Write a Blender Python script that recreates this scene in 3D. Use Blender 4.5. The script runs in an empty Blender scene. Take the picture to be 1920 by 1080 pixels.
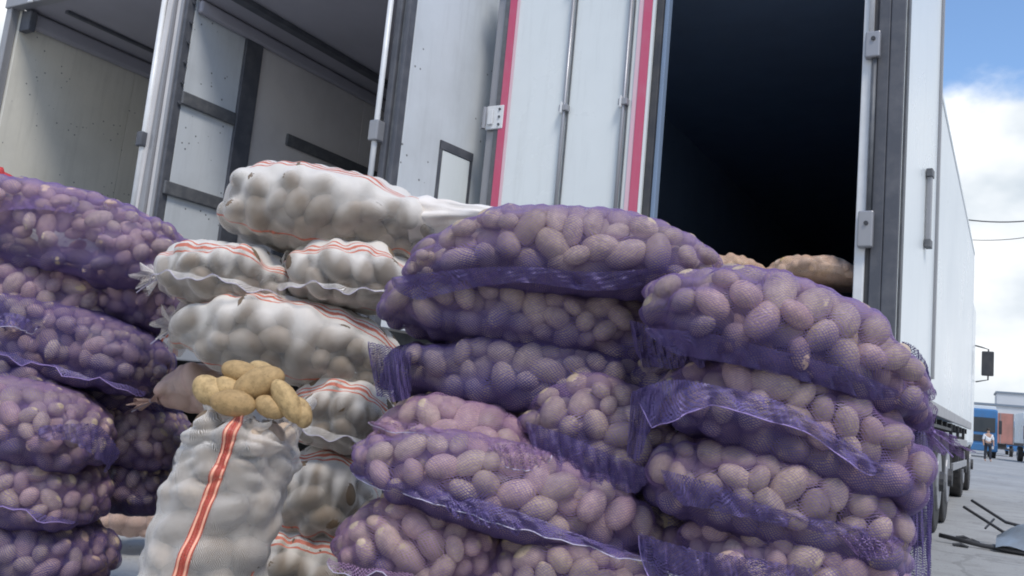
import bpy, bmesh, math, random
import numpy as np
from mathutils import Vector, Matrix, Euler, Quaternion
R = math.radians
random.seed(7); rng = np.random.default_rng(7)
scn = bpy.context.scene
C = scn.collection

# ------------------------------------------------------------------ camera
YAW, PITCH, ROLL, F, EYE = R(30.9), R(7.44), R(5.39), 1600.0, 0.9
FW = Vector((-math.sin(YAW)*math.cos(PITCH), math.cos(YAW)*math.cos(PITCH), math.sin(PITCH)))
_r0 = Vector((math.cos(YAW), math.sin(YAW), 0)); _u0 = _r0.cross(FW)
RT = _r0*math.cos(ROLL) + _u0*math.sin(ROLL); UP = -_r0*math.sin(ROLL) + _u0*math.cos(ROLL)
camd = bpy.data.cameras.new('camera'); camd.sensor_width = 36; camd.lens = 36*F/1920
camd.clip_start = .05; camd.clip_end = 2000
cam = bpy.data.objects.new('camera', camd); C.objects.link(cam)
m = Matrix((RT, UP, -FW)).transposed().to_4x4(); m.translation = Vector((0, 0, EYE)); cam.matrix_world = m
scn.camera = cam

def at(px, py, d):
    """real point seen at a photograph pixel, d metres deep"""
    return Vector((0, 0, EYE)) + (FW + RT*((px-960)/F) - UP*((py-540)/F))*d

# ------------------------------------------------------------------ light
SUN_EL, SUN_AZ = 58, 130          # azimuth clockwise from +Y
w = bpy.data.worlds.new('World'); scn.world = w; w.use_nodes = True
nt = w.node_tree; nt.nodes.clear(); N = nt.nodes.new; L = nt.links.new
out = N('ShaderNodeOutputWorld'); add = N('ShaderNodeMixShader')
sky = N('ShaderNodeTexSky'); sky.sky_type = 'NISHITA'; sky.sun_disc = False
sky.sun_elevation = R(SUN_EL); sky.sun_rotation = R(SUN_AZ); sky.air_density = 1.1; sky.dust_density = .1; sky.ozone_density = 5
bg = N('ShaderNodeBackground'); bg.inputs[1].default_value = .15; L(sky.outputs[0], bg.inputs[0])
tc = N('ShaderNodeTexCoord'); mp = N('ShaderNodeMapping'); mp.inputs['Scale'].default_value = (1, 1, 1.5)
mp.inputs['Location'].default_value = (.35, .1, .0)
L(tc.outputs['Generated'], mp.inputs[0])
n1 = N('ShaderNodeTexNoise'); n1.inputs['Scale'].default_value = 2.6; n1.inputs['Detail'].default_value = 9; n1.inputs['Roughness'].default_value = .52
L(mp.outputs[0], n1.inputs[0])
sx = N('ShaderNodeSeparateXYZ'); L(tc.outputs['Generated'], sx.inputs[0])
bias = N('ShaderNodeMapRange'); bias.inputs[1].default_value = .30; bias.inputs[2].default_value = .50
bias.inputs[3].default_value = .24; bias.inputs[4].default_value = -.16; L(sx.outputs[2], bias.inputs[0])
s = N('ShaderNodeMath'); s.operation = 'ADD'; L(n1.outputs[0], s.inputs[0]); L(bias.outputs[0], s.inputs[1])
ramp = N('ShaderNodeMapRange'); ramp.interpolation_type = 'SMOOTHSTEP'
ramp.inputs[1].default_value = .50; ramp.inputs[2].default_value = .60; L(s.outputs[0], ramp.inputs[0])
n2 = N('ShaderNodeTexNoise'); n2.inputs['Scale'].default_value = 4.2; n2.inputs['Detail'].default_value = 5; L(mp.outputs[0], n2.inputs[0])
cr = N('ShaderNodeValToRGB'); cr.color_ramp.elements[0].position = .36; cr.color_ramp.elements[0].color = (.42, .50, .58, 1)
cr.color_ramp.elements[1].position = .60; cr.color_ramp.elements[1].color = (.98, .99, 1, 1); L(n2.outputs[0], cr.inputs[0])
bc = N('ShaderNodeBackground'); bc.inputs[1].default_value = .92; L(cr.outputs[0], bc.inputs[0])
L(ramp.outputs[0], add.inputs[0]); L(bg.outputs[0], add.inputs[1]); L(bc.outputs[0], add.inputs[2]); L(add.outputs[0], out.inputs[0])

sl = bpy.data.lights.new('sun', 'SUN'); sl.energy = 2.0; sl.angle = R(16); sl.color = (1, .945, .87)
so = bpy.data.objects.new('sun', sl); C.objects.link(so)
az, el = R(SUN_AZ), R(SUN_EL)
sd = Vector((math.sin(az)*math.cos(el), math.cos(az)*math.cos(el), math.sin(el)))
so.rotation_euler = sd.to_track_quat('Z', 'Y').to_euler(); so.location = (6, -8, 12)
scn.view_settings.view_transform = 'Standard'; scn.view_settings.look = 'None'
scn.view_settings.exposure = .45; scn.view_settings.gamma = 1; scn.view_settings.use_curve_mapping = False
scn.render.engine = 'CYCLES'
scn.cycles.transparent_max_bounces = 14; scn.cycles.max_bounces = 6; scn.cycles.diffuse_bounces = 3
scn.cycles.filter_width = 1.9

# ------------------------------------------------------------------ materials
class NT:
    def __init__(s, name):
        s.m = bpy.data.materials.new(name); s.m.use_nodes = True; s.t = s.m.node_tree
        s.b = s.t.nodes['Principled BSDF']; s.o = s.t.nodes['Material Output']
    def n(s, k, **kw):
        x = s.t.nodes.new('ShaderNode'+k)
        for a, v in kw.items(): setattr(x, a, v)
        return x
    def l(s, a, b): s.t.links.new(a, b)
    def math(s, op, a, b=None, c=None):
        x = s.n('Math', operation=op)
        for i, v in enumerate((a, b, c)):
            if v is None: continue
            if isinstance(v, (int, float)): x.inputs[i].default_value = v
            else: s.l(v, x.inputs[i])
        return x.outputs[0]
    def noise(s, vec, scale, detail=4, rough=.5):
        x = s.n('TexNoise'); x.inputs['Scale'].default_value = scale; x.inputs['Detail'].default_value = detail
        x.inputs['Roughness'].default_value = rough
        if vec is not None: s.l(vec, x.inputs['Vector'])
        return x.outputs[0]
    def ramp(s, fac, stops):
        x = s.n('ValToRGB'); s.l(fac, x.inputs[0]); e = x.color_ramp.elements
        while len(e) < len(stops): e.new(.5)
        for q, (p, c) in zip(e, stops): q.position = p; q.color = (*c, 1)
        return x.outputs[0]
    def mix(s, fac, a, b, mode='MIX'):
        x = s.n('Mix', data_type='RGBA', blend_type=mode)
        for i, v in ((0, fac), (6, a), (7, b)):
            if isinstance(v, (int, float)): x.inputs[i].default_value = v
            elif isinstance(v, tuple): x.inputs[i].default_value = (*v, 1)
            else: s.l(v, x.inputs[i])
        return x.outputs[2]
    def bump(s, h, strength=.3, dist=.01):
        x = s.n('Bump'); x.inputs['Strength'].default_value = strength; x.inputs['Distance'].default_value = dist
        s.l(h, x.inputs['Height']); s.l(x.outputs[0], s.b.inputs['Normal']); return x

def surf(name, col, rough=.5, metal=0, dirt=.25, dirtcol=(.12, .10, .08), scale=3, fine=60, bump=.08, spots=0, streak=0):
    q = NT(name); tc = q.n('TexCoord').outputs['Object']
    a = q.noise(tc, scale, 6, .6); b = q.noise(tc, fine, 3)
    fac = q.math('MULTIPLY', q.math('SMOOTHSTEP' if False else 'MULTIPLY', q.math('MAXIMUM', q.math('SUBTRACT', a, .42), 0), 4), dirt)
    c = q.mix(q.math('MINIMUM', fac, 1), tuple(col), tuple(dirtcol))
    c = q.mix(q.math('MULTIPLY', b, .15), c, tuple(x*.75 for x in col))
    if spots:
        v = q.n('TexVoronoi'); v.inputs['Scale'].default_value = 15; v.inputs['Randomness'].default_value = 1; q.l(tc, v.inputs[0])
        k = q.math('LESS_THAN', v.outputs['Distance'], .12)
        k2 = q.math('GREATER_THAN', q.noise(tc, 2.2, 2), .52)
        c = q.mix(q.math('MULTIPLY', q.math('MULTIPLY', k, k2), spots), c, (.05, .05, .05))
    if streak:
        vm = q.n('VectorMath', operation='MULTIPLY'); q.l(tc, vm.inputs[0]); vm.inputs[1].default_value = (9, 9, .7)
        st = q.noise(vm.outputs[0], 1.6, 7, .7)
        c = q.mix(q.math('MINIMUM', q.math('MULTIPLY', q.math('MAXIMUM', q.math('SUBTRACT', st, .5), 0), streak*4), 1), c, tuple(dirtcol))
    q.l(c, q.b.inputs['Base Color']); q.b.inputs['Metallic'].default_value = metal
    rr = q.math('ADD', q.math('MULTIPLY', a, .3), rough-.15); q.l(rr, q.b.inputs['Roughness'])
    q.bump(b, bump, .002)
    return q.m

def potato_mat(name, c1, c2, c3, soil=.5):
    q = NT(name); tc = q.n('TexCoord').outputs['Object']; oi = q.n('ObjectInfo')
    sh = q.n('VectorMath', operation='ADD'); q.l(tc, sh.inputs[0])
    cx = q.n('CombineXYZ'); r9 = q.math('MULTIPLY', oi.outputs['Random'], 9.0)
    for i in range(3): q.l(r9, cx.inputs[i])
    q.l(cx.outputs[0], sh.inputs[1]); v = sh.outputs[0]
    base = q.ramp(oi.outputs['Random'], [(0, c1), (.5, c2), (1, c3)])
    n = q.noise(v, 2.0, 7, .68); n2 = q.noise(v, 11, 4, .6)
    c = q.mix(q.math('MULTIPLY', q.math('MAXIMUM', q.math('SUBTRACT', n, .40), 0), 2.6*soil), base, tuple(x*.42 for x in c1))
    c = q.mix(q.math('MULTIPLY', n2, .25), c, tuple(x*.6 for x in c2))
    vo = q.n('TexVoronoi'); vo.inputs['Scale'].default_value = 2.6; q.l(v, vo.inputs[0])
    eye = q.math('LESS_THAN', vo.outputs['Distance'], .11)
    c = q.mix(q.math('MULTIPLY', eye, .55), c, tuple(x*.35 for x in c1))
    q.l(c, q.b.inputs['Base Color']); q.b.inputs['Roughness'].default_value = .62
    q.b.inputs['Specular IOR Level'].default_value = .3
    q.bump(q.math('ADD', q.math('ADD', q.math('MULTIPLY', n2, .5), n), q.math('MULTIPLY', eye, -.6)), .6, .003)
    return q.m

def net_mat(name, col, col2, k0=.34, k1=.92, s=.0075, t=.0055, transl=.25, rough=.45, stripes=None, stripecol=(.75, .10, .03), power=1.6, sheen=0., fuzz=.35, bunch_shading=.0):
    """knitted net: diamond lattice of threads in metres of cloth, the holes are really open; threads close up at glancing angles"""
    q = NT(name); uv = q.n('UVMap').outputs[0]; sp = q.n('SeparateXYZ'); q.l(uv, sp.inputs[0])
    obj = q.n('TexCoord').outputs['Object']
    ns = q.noise(obj, 14, 3); ns2 = q.noise(obj, 90, 2)
    du = q.math('ADD', sp.outputs[0], q.math('MULTIPLY', ns, .05)); dv = q.math('ADD', sp.outputs[1], q.math('MULTIPLY', ns2, .004))
    a = q.math('MULTIPLY', du, math.pi/s); b = q.math('MULTIPLY', dv, math.pi/t)
    s1 = q.math('ABSOLUTE', q.math('SINE', q.math('ADD', a, b))); s2 = q.math('ABSOLUTE', q.math('SINE', q.math('SUBTRACT', a, b)))
    mn = q.math('MINIMUM', s1, s2)
    lw = q.n('LayerWeight'); lw.inputs[0].default_value = .5
    g = q.math('POWER', lw.outputs['Facing'], power)
    k = q.math('ADD', q.math('MULTIPLY', g, k1-k0), k0)
    k = q.math('ADD', k, q.math('MULTIPLY', q.math('SUBTRACT', q.noise(obj, 9, 3), .5), fuzz))
    ba = q.n('Attribute'); ba.attribute_name = 'bunch_shading'; bu = ba.outputs['Fac']
    k = q.math('ADD', k, q.math('MULTIPLY', bu, bunch_shading))
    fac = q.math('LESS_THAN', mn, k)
    c = q.mix(q.noise(obj, 22, 4), tuple(col), tuple(col2))
    c = q.mix(q.math('MULTIPLY', bu, .75 if bunch_shading > .2 and col[0] < .6 else 0.), c, (.085, .065, .20))  # deeper indigo tint paints shade onto the lower, bunched net
    if stripes:
        tot = None
        for (v0, wd) in stripes:
            d = q.math('ABSOLUTE', q.math('SUBTRACT', q.math('ADD', sp.outputs[1], q.math('MULTIPLY', q.math('SUBTRACT', ns, .5), .03)), v0))
            kk = q.math('LESS_THAN', d, wd); tot = kk if tot is None else q.math('MAXIMUM', tot, kk)
        c = q.mix(q.math('MULTIPLY', tot, .85), c, tuple(stripecol))
        fac = q.math('MAXIMUM', fac, q.math('MULTIPLY', tot, q.math('GREATER_THAN', ns2, .42)))
    q.l(c, q.b.inputs['Base Color']); q.b.inputs['Roughness'].default_value = rough
    q.b.inputs['Sheen Weight'].default_value = sheen
    tl = q.n('BsdfTranslucent'); q.l(c, tl.inputs[0])
    m1 = q.n('MixShader'); m1.inputs[0].default_value = transl; q.l(q.b.outputs[0], m1.inputs[1]); q.l(tl.outputs[0], m1.inputs[2])
    tr = q.n('BsdfTransparent'); m2 = q.n('MixShader'); q.l(fac, m2.inputs[0]); q.l(tr.outputs[0], m2.inputs[1]); q.l(m1.outputs[0], m2.inputs[2])
    q.l(m2.outputs[0], q.o.inputs[0])
    q.bump(ns2, .4, .003)
    return q.m

M = {}
M['pot'] = potato_mat('dusty_potato_skin', (.50, .39, .28), (.62, .48, .36), (.38, .29, .22), .8)
M['pot_dark'] = potato_mat('earthy_potato_skin', (.20, .145, .095), (.27, .19, .12), (.15, .11, .075), .6)
M['pot_pink'] = potato_mat('pinkish_potato_skin', (.56, .37, .32), (.62, .44, .37), (.44, .31, .27), .7)
M['pot_yellow'] = potato_mat('clean_yellow_potato_skin', (.56, .37, .16), (.64, .45, .22), (.45, .29, .13), 1.1)
M['net'] = net_mat('violet_net', (.31, .195, .39), (.20, .13, .31), k0=.27, k1=.95, power=2.7, s=.010, t=.0072, bunch_shading=.33)
M['net_deep'] = net_mat('indigo_net', (.15, .105, .28), (.12, .085, .24), k0=.36, k1=.97, power=2.4, s=.010, t=.0072, bunch_shading=.3)
M['net_pink'] = net_mat('mauve_net', (.46, .27, .42), (.33, .20, .36), k0=.28, power=2.4, s=.009, t=.007, bunch_shading=.21, k1=1.0)
M['net_loose'] = net_mat('folded_violet_net', (.20, .145, .36), (.13, .10, .26), k0=.42, k1=1.0, power=1.2)
M['cord'] = surf('white_cord', (.58, .53, .66), .6, dirt=.1)
M['cord_violet'] = surf('violet_cord', (.42, .30, .62), .6, dirt=.1)
M['cord_green'] = surf('green_cord', (.25, .42, .28), .6, dirt=.1)
W0, W1 = (.84, .82, .80), (.74, .71, .68)
M['white_net'] = net_mat('white_net', (.93, .88, .81), (.85, .79, .71), k0=.20, k1=1.0, s=.005, t=.004, transl=.3, power=1.3, fuzz=.4, rough=.6, bunch_shading=.6, stripes=[(.455, .003), (.472, .0055), (.492, .003), (.76, .004)], stripecol=(.72, .13, .05))
M['white_film'] = net_mat('white_shiny_net', (.91, .88, .83), (.82, .76, .69), k0=.33, k1=1.0, s=.005, t=.004, transl=.3, power=1.3, rough=.42, fuzz=.6)
M['pink_net'] = net_mat('pale_pink_net', (.78, .52, .44), (.80, .62, .52), k0=.6, k1=1.0, s=.005, t=.004)
M['brown_net'] = net_mat('tan_net', (.70, .46, .34), (.74, .56, .44), k0=.45, k1=1.0, s=.006, t=.005)
M['white_cloth'] = surf('cream_woven_cloth', (.80, .75, .69), .7, dirt=.2, dirtcol=(.6, .42, .34), scale=9, fine=220, bump=.5)
M['orange'] = surf('orange_stripe_yarn', (.80, .13, .045), .5, dirt=.1)
M['orange_pale'] = surf('pale_orange_yarn', (.95, .45, .30), .5, dirt=.1)
M['door_white'] = surf('white_door_panel', (.77, .805, .79), .3, dirt=.10, dirtcol=(.45, .47, .45), scale=1.2, fine=8, bump=.02, streak=.25)
M['inner_yellow'] = surf('cream_wall_panel', (.76, .73, .64), .5, dirt=.25, dirtcol=(.36, .34, .28), scale=1.3, fine=30, spots=.7, streak=.25)
M['inner_grey'] = surf('grey_wall_panel', (.64, .67, .69), .45, dirt=.3, dirtcol=(.35, .36, .36), scale=1.5, fine=30, spots=.8, streak=.25)
M['inner_tan'] = surf('warm_grey_wall_panel', (.70, .67, .65), .5, dirt=.3, dirtcol=(.30, .28, .27), scale=1.2, fine=30)
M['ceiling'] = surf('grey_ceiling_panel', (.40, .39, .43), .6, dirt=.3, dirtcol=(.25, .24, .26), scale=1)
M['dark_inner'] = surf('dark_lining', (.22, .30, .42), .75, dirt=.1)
M['silver'] = surf('brushed_aluminium', (.33, .33, .345), .42, metal=.4, dirt=.3, dirtcol=(.3, .3, .3), scale=6)
M['white_rod'] = surf('white_painted_steel', (.74, .75, .75), .35, dirt=.25, dirtcol=(.4, .38, .36), scale=8, streak=.25)
M['rubber'] = surf('grey_rubber', (.075, .08, .095), .6, dirt=.5, dirtcol=(.16, .16, .17), scale=9, fine=90)
M['rail_dark'] = surf('dark_scuff_rail', (.10, .105, .115), .55, dirt=.5, dirtcol=(.2, .2, .2), scale=14)
M['red'] = surf('red_trim', (.58, .09, .17), .35, dirt=.3, dirtcol=(.55, .22, .28), scale=6, streak=.25)
M['pink_edge'] = surf('faded_pink_trim', (.75, .50, .55), .4, dirt=.2, dirtcol=(.7, .6, .6), scale=6)
M['side_white'] = surf('white_trailer_side', (.77, .805, .80), .3, dirt=.12, dirtcol=(.5, .53, .53), scale=.7, fine=5, bump=.01, streak=.25)
M['dark_steel'] = surf('dark_chassis_steel', (.04, .042, .048), .6, dirt=.4, dirtcol=(.12, .11, .1), scale=5)
M['tyre'] = surf('tyre_rubber', (.022, .022, .024), .8, dirt=.5, dirtcol=(.1, .09, .08), scale=6)
M['glass'] = surf('dark_window_glass', (.03, .04, .05), .08, dirt=.05)
M['blue_paint'] = surf('blue_cab_paint', (.05, .19, .42), .35, dirt=.2)
M['brick_red'] = surf('faded_red_curtain', (.48, .22, .18), .6, dirt=.4, scale=1)
M['grey_paint'] = surf('grey_car_paint', (.16, .19, .22), .3, dirt=.1)
M['pale_wall'] = surf('pale_render', (.62, .64, .66), .8, dirt=.3, dirtcol=(.45, .45, .45), scale=.1)
M['wood'] = surf('grey_pallet_wood', (.30, .24, .17), .8, dirt=.6, dirtcol=(.12, .10, .08), scale=12, fine=120, bump=.4)
M['skin'] = surf('skin', (.45, .28, .20), .5, dirt=.05)
M['shirt'] = surf('white_shirt', (.75, .76, .78), .8, dirt=.1)
M['trouser'] = surf('dark_trousers', (.03, .035, .05), .8, dirt=.1)
M['hair'] = surf('dark_hair', (.02, .015, .012), .6, dirt=.1)
M['tarp'] = surf('blue_grey_tarp', (.22, .27, .33), .55, dirt=.3, scale=8)
M['red_cloth'] = surf('red_cloth', (.55, .05, .05), .8, dirt=.2)
M['wire'] = surf('black_cable', (.03, .03, .035), .6, dirt=.1)

def ground_mat():
    q = NT('worn_concrete_yard'); tc = q.n('TexCoord').outputs['Object']
    a = q.noise(tc, .35, 6, .6); b = q.noise(tc, 3, 6, .65); c = q.noise(tc, 60, 4)
    col = q.ramp(a, [(.3, (.30, .30, .29)), (.7, (.42, .42, .41))])
    col = q.mix(q.math('MULTIPLY', q.math('MAXIMUM', q.math('SUBTRACT', b, .5), 0), 2.2), col, (.15, .14, .13))
    col = q.mix(q.math('MULTIPLY', c, .35), col, (.17, .165, .16))
    vo = q.n('TexVoronoi', feature='DISTANCE_TO_EDGE'); vo.inputs['Scale'].default_value = .35
    dv = q.n('VectorMath', operation='ADD'); q.l(tc, dv.inputs[0]); nn = q.n('TexNoise'); nn.inputs['Scale'].default_value = 1.5; nn.inputs['Detail'].default_value = 5; q.l(tc, nn.inputs[0]); q.l(nn.outputs[1], dv.inputs[1]); q.l(dv.outputs[0], vo.inputs[0])
    col = q.mix(q.math('MULTIPLY', q.math('LESS_THAN', vo.outputs['Distance'], .009), .25), col, (.07, .065, .06))
    g2 = q.noise(tc, 25, 3); col = q.mix(q.math('MULTIPLY', q.math('GREATER_THAN', g2, .66), .5), col, (.12, .11, .10))
    q.l(col, q.b.inputs['Base Color']); q.b.inputs['Roughness'].default_value = .85
    q.bump(q.math('ADD', c, b), .5, .01); return q.m
M['ground'] = ground_mat()

# ------------------------------------------------------------------ helpers
def meshobj(name, verts, faces, mat, parent=None, smooth=False, uvs=None, share=None):
    if share is None:
        me = bpy.data.meshes.new(name); me.from_pydata([tuple(v) for v in verts], [], faces)
        if mat: me.materials.append(mat)
        if smooth: me.polygons.foreach_set('use_smooth', [True]*len(me.polygons))
        if uvs is not None:
            ul = me.uv_layers.new(name='UVMap'); li = np.empty(len(me.loops), dtype=np.int32); me.loops.foreach_get('vertex_index', li)
            ul.data.foreach_set('uv', np.asarray(uvs, dtype=np.float32)[li].ravel())
        me.update()
    else: me = share
    o = bpy.data.objects.new(name, me); C.objects.link(o)
    if parent: o.parent = parent
    return o

def thing(name, label, cat, loc=(0, 0, 0), rot=(0, 0, 0), group=None):
    o = bpy.data.objects.new(name, None); C.objects.link(o); o.empty_display_size = .1
    o.location = loc; o.rotation_euler = rot; o['label'] = label; o['category'] = cat
    if group: o['group'] = group
    return o
def tag(o, label, cat, group=None):
    o['label'] = label; o['category'] = cat
    if group: o['group'] = group
    return o

class MB:
    def __init__(s): s.v = []; s.f = []; s.sm = False
    def box(s, a, b, bev=0):
        x0, y0, z0 = [min(p, q) for p, q in zip(a, b)]; x1, y1, z1 = [max(p, q) for p, q in zip(a, b)]
        k = len(s.v)
        s.v += [(x0, y0, z0), (x1, y0, z0), (x1, y1, z0), (x0, y1, z0), (x0, y0, z1), (x1, y0, z1), (x1, y1, z1), (x0, y1, z1)]
        s.f += [[k+i for i in q] for q in ((0, 3, 2, 1), (4, 5, 6, 7), (0, 1, 5, 4), (1, 2, 6, 5), (2, 3, 7, 6), (3, 0, 4, 7))]
        return s
    def slab(s, p, q, th, z0, z1):
        """upright slab along p->q (xy), thickness th to the left"""
        d = Vector((q[0]-p[0], q[1]-p[1])).normalized(); n = Vector((-d.y, d.x))*th
        k = len(s.v)
        for z in (z0, z1):
            s.v += [(p[0], p[1], z), (q[0], q[1], z), (q[0]+n.x, q[1]+n.y, z), (p[0]+n.x, p[1]+n.y, z)]
        s.f += [[k+i for i in qq] for qq in ((0, 3, 2, 1), (4, 5, 6, 7), (0, 1, 5, 4), (1, 2, 6, 5), (2, 3, 7, 6), (3, 0, 4, 7))]
        return s
    def tube(s, pts, r, n=8, cap=True):
        pts = [Vector(p) for p in pts]; rr = r if isinstance(r, (list, tuple)) else [r]*len(pts)
        prev = None
        for i, p in enumerate(pts):
            d = (pts[min(i+1, len(pts)-1)]-pts[max(i-1, 0)]).normalized()
            u = d.orthogonal().normalized() if prev is None else (prev-d*prev.dot(d)).normalized()
            prev = u; v = d.cross(u); k = len(s.v)
            for j in range(n):
                a = 2*math.pi*j/n; q = p+(u*math.cos(a)+v*math.sin(a))*rr[i]; s.v.append(tuple(q))
            if i: s.f += [[k-n+j, k-n+(j+1) % n, k+(j+1) % n, k+j] for j in range(n)]
        if cap:
            k = len(s.v); s.f.append([k-n+j for j in range(n)]); s.f.append([k-n*len(pts)+j for j in reversed(range(n))])
        return s
    def cyl(s, c, axis, r, h, n=20):
        c = Vector(c); ax = Vector(axis).normalized(); return s.tube([c-ax*h/2, c+ax*h/2], r, n)
    def build(s, name, mat, parent=None, bevel=0, smooth=False):
        o = meshobj(name, s.v, s.f, mat, parent, smooth)
        if bevel:
            b = o.modifiers.new('bevel', 'BEVEL'); b.width = bevel; b.segments = 2; b.limit_method = 'ANGLE'; b.angle_limit = R(40)
        return o

# ------------------------------------------------------------------ setting
def sheet(name, x0, x1, y0, y1, z, mat, n=1):
    o = meshobj(name, [(x0, y0, z), (x1, y0, z), (x1, y1, z), (x0, y1, z)], [[0, 1, 2, 3]], mat); o['kind'] = 'structure'; return o
sheet('ground', -600, 600, -200, 900, 0, M['ground'])

# ------------------------------------------------------------------ trailers
def vpanels(name, x, ys, z0, z1, mat, parent, th=.04, side=1, gap=.006):
    for a, b in zip(ys[:-1], ys[1:]):
        MB().box((x, a+gap/2, z0), (x+th*side, b-gap/2, z1)).build(name, mat, parent, bevel=.004)
def wheel(parent, c, r=.5, wd=.3, mt='tyre', ax=(1, 0, 0)):
    t = MB().cyl(c, ax, r, wd, 28).build('wheel', M[mt], parent, bevel=.03, smooth=False)
    v = Vector(ax); MB().cyl(Vector(c)+v*(wd/2+.005), ax, r*.55, .03, 20).build('rim', M['silver'], t, bevel=.01)
    MB().cyl(Vector(c)+v*(wd/2+.03), ax, r*.2, .06, 12).build('hub', M['dark_steel'], t)
    return t

def hinge(parent, x, y, z, sgn=-1, wd=.14, h=.17):
    b = MB(); b.box((x, y-.03, z-h/2), (x+wd, y-.012, z+h/2))
    b.box((x+.02, y-.045, z-h/2+.03), (x+wd*.45, y-.03, z+h/2-.03))
    o = b.build('hinge', M['white_rod'], parent, bevel=.006)
    for dz in (-.055, .0, .055): MB().cyl((x+wd*.78, y-.033, z+dz), (0, 1, 0), .009, .008, 8).build('bolt', M['rubber'], o)
    MB().cyl((x-.01, y-.035, z), (0, 0, 1), .016, h*.9, 10).build('pin', M['silver'], o)
    return o

# --- trailer D: right, one leaf closed, the other folded back
YD = 4.85; XL, XM, XR = -3.2, -1.965, -.73; ZF, ZT = 1.28, 4.0; YE = 15.9; XS = -.62
tD = thing('refrigerated_trailer', 'white refrigerated trailer with red trimmed left door shut and right door folded open', 'trailer', group='trailers backed up side by side')
ys = [YD+.08+i*(YE-YD-.08)/9 for i in range(10)]
vpanels('side_panel', XS, ys, ZF-.05, ZT, M['side_white'], tD, th=-.07, side=1)
vpanels('side_panel', XL+.0, ys, ZF-.05, ZT, M['side_white'], tD, th=.07)
MB().box((XL-.01, YD+.06, ZT+.002), (XS+.01, YE+.02, ZT+.06)).build('roof', M['side_white'], tD, bevel=.01)
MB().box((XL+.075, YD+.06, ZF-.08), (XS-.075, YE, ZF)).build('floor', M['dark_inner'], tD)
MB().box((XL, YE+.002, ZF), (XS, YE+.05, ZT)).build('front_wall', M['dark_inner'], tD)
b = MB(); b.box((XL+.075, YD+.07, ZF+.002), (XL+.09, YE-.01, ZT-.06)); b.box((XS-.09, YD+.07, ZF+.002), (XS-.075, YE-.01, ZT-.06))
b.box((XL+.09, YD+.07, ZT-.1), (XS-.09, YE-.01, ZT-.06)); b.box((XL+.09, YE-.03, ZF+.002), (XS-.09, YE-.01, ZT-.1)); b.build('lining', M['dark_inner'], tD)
# lower rails and underframe
MB().box((XS-.02, YD+.08, ZF-.16), (XS+.015, YE, ZF-.052)).build('side_rail', M['silver'], tD, bevel=.006)
b = MB(); b.box((-2.4, YD+.5, ZF-.5), (-2.25, YE-1, ZF-.17)); b.box((-1.6, YD+.5, ZF-.5), (-1.45, YE-1, ZF-.17))
for k in range(14): b.box((XL+.1, YD+.6+k*.78, ZF-.24), (XS-.04, YD+.68+k*.78, ZF-.165))
b.build('chassis', M['dark_steel'], tD)
for y in (8.3, 9.6, 10.9):
    for x in (-2.95, -.80): wheel(tD, (x, y, .5), .5, .3, ax=(1 if x > -2 else -1, 0, 0))
    MB().cyl((-1.9, y, .5), (1, 0, 0), .06, 1.9, 10).build('axle', M['dark_steel'], tD)
MB().box((-1.1, 7.75, 1.02), (-.64, 11.4, 1.05)).build('mudguard', M['dark_steel'], tD)
for z in (.55, .85): MB().box((-.66, 11.8, z), (-.63, 15.2, z+.09)).build('side_guard', M['silver'], tD, bevel=.005)
for y in (12.0, 13.5, 15.0): MB().box((-.70, y, .5), (-.662, y+.05, ZF-.165)).build('guard_post', M['dark_steel'], tD)
b = MB(); b.box((XL+.05, YD+.02, ZF-.3), (XS-.03, YD+.12, ZF-.06)); b.build('rear_sill', M['rail_dark'], tD, bevel=.01)
b = MB(); b.box((XL+.1, YD+.15, .5), (XS-.05, YD+.25, .65)); b.box((-2.7, YD+.15, .65), (-2.6, YD+.25, 1.0)); b.box((-1.2, YD+.15, .65), (-1.1, YD+.25, 1.0)); b.build('bumper', M['white_rod'], tD, bevel=.01)
# rear frame
MB().box((XL-.02, YD-.02, ZF-.06), (XL+.05, YD+.078, ZT+.05)).build('rear_post', M['silver'], tD, bevel=.006)
MB().box((XL+.052, YD-.012, ZT-.06), (XS-.16, YD+.078, ZT+.05)).build('rear_header', M['white_rod'], tD, bevel=.006)
pr = MB().box((XR-.03, YD-.03, ZF-.06), (XR+.022, YD+.078, ZT+.05)).build('rear_post', M['white_rod'], tD, bevel=.006)
MB().box((XR+.024, YD-.005, ZF-.06), (XR+.045, YD+.07, ZT+.05)).build('gasket', M['dark_steel'], pr)
MB().box((XR+.047, YD-.018, ZF-.06), (XS-.002, YD+.07, ZT+.05)).build('rear_post', M['rubber'], tD, bevel=.006)
for z, h in ((3.02, .15), (1.98, .20)):
    hh = MB().box((XR-.012, YD-.075, z-h/2), (XR+.065, YD-.032, z+h/2)).build('rod_keeper', M['silver'], tD, bevel=.008)
    MB().cyl((XR+.03, YD-.078, z+.03), (0, 1, 0), .012, .012, 8).build('bolt', M['dark_steel'], hh)
MB().cyl((XR+.036, YD-.045, 2.5), (0, 0, 1), .013, 1.0, 10).build('door_rod', M['rail_dark'], tD, smooth=True)
MB().cyl((XR+.012, YD-.045, 3.5), (0, 0, 1), .012, .8, 10).build('door_rod', M['white_rod'], tD, smooth=True)
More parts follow.
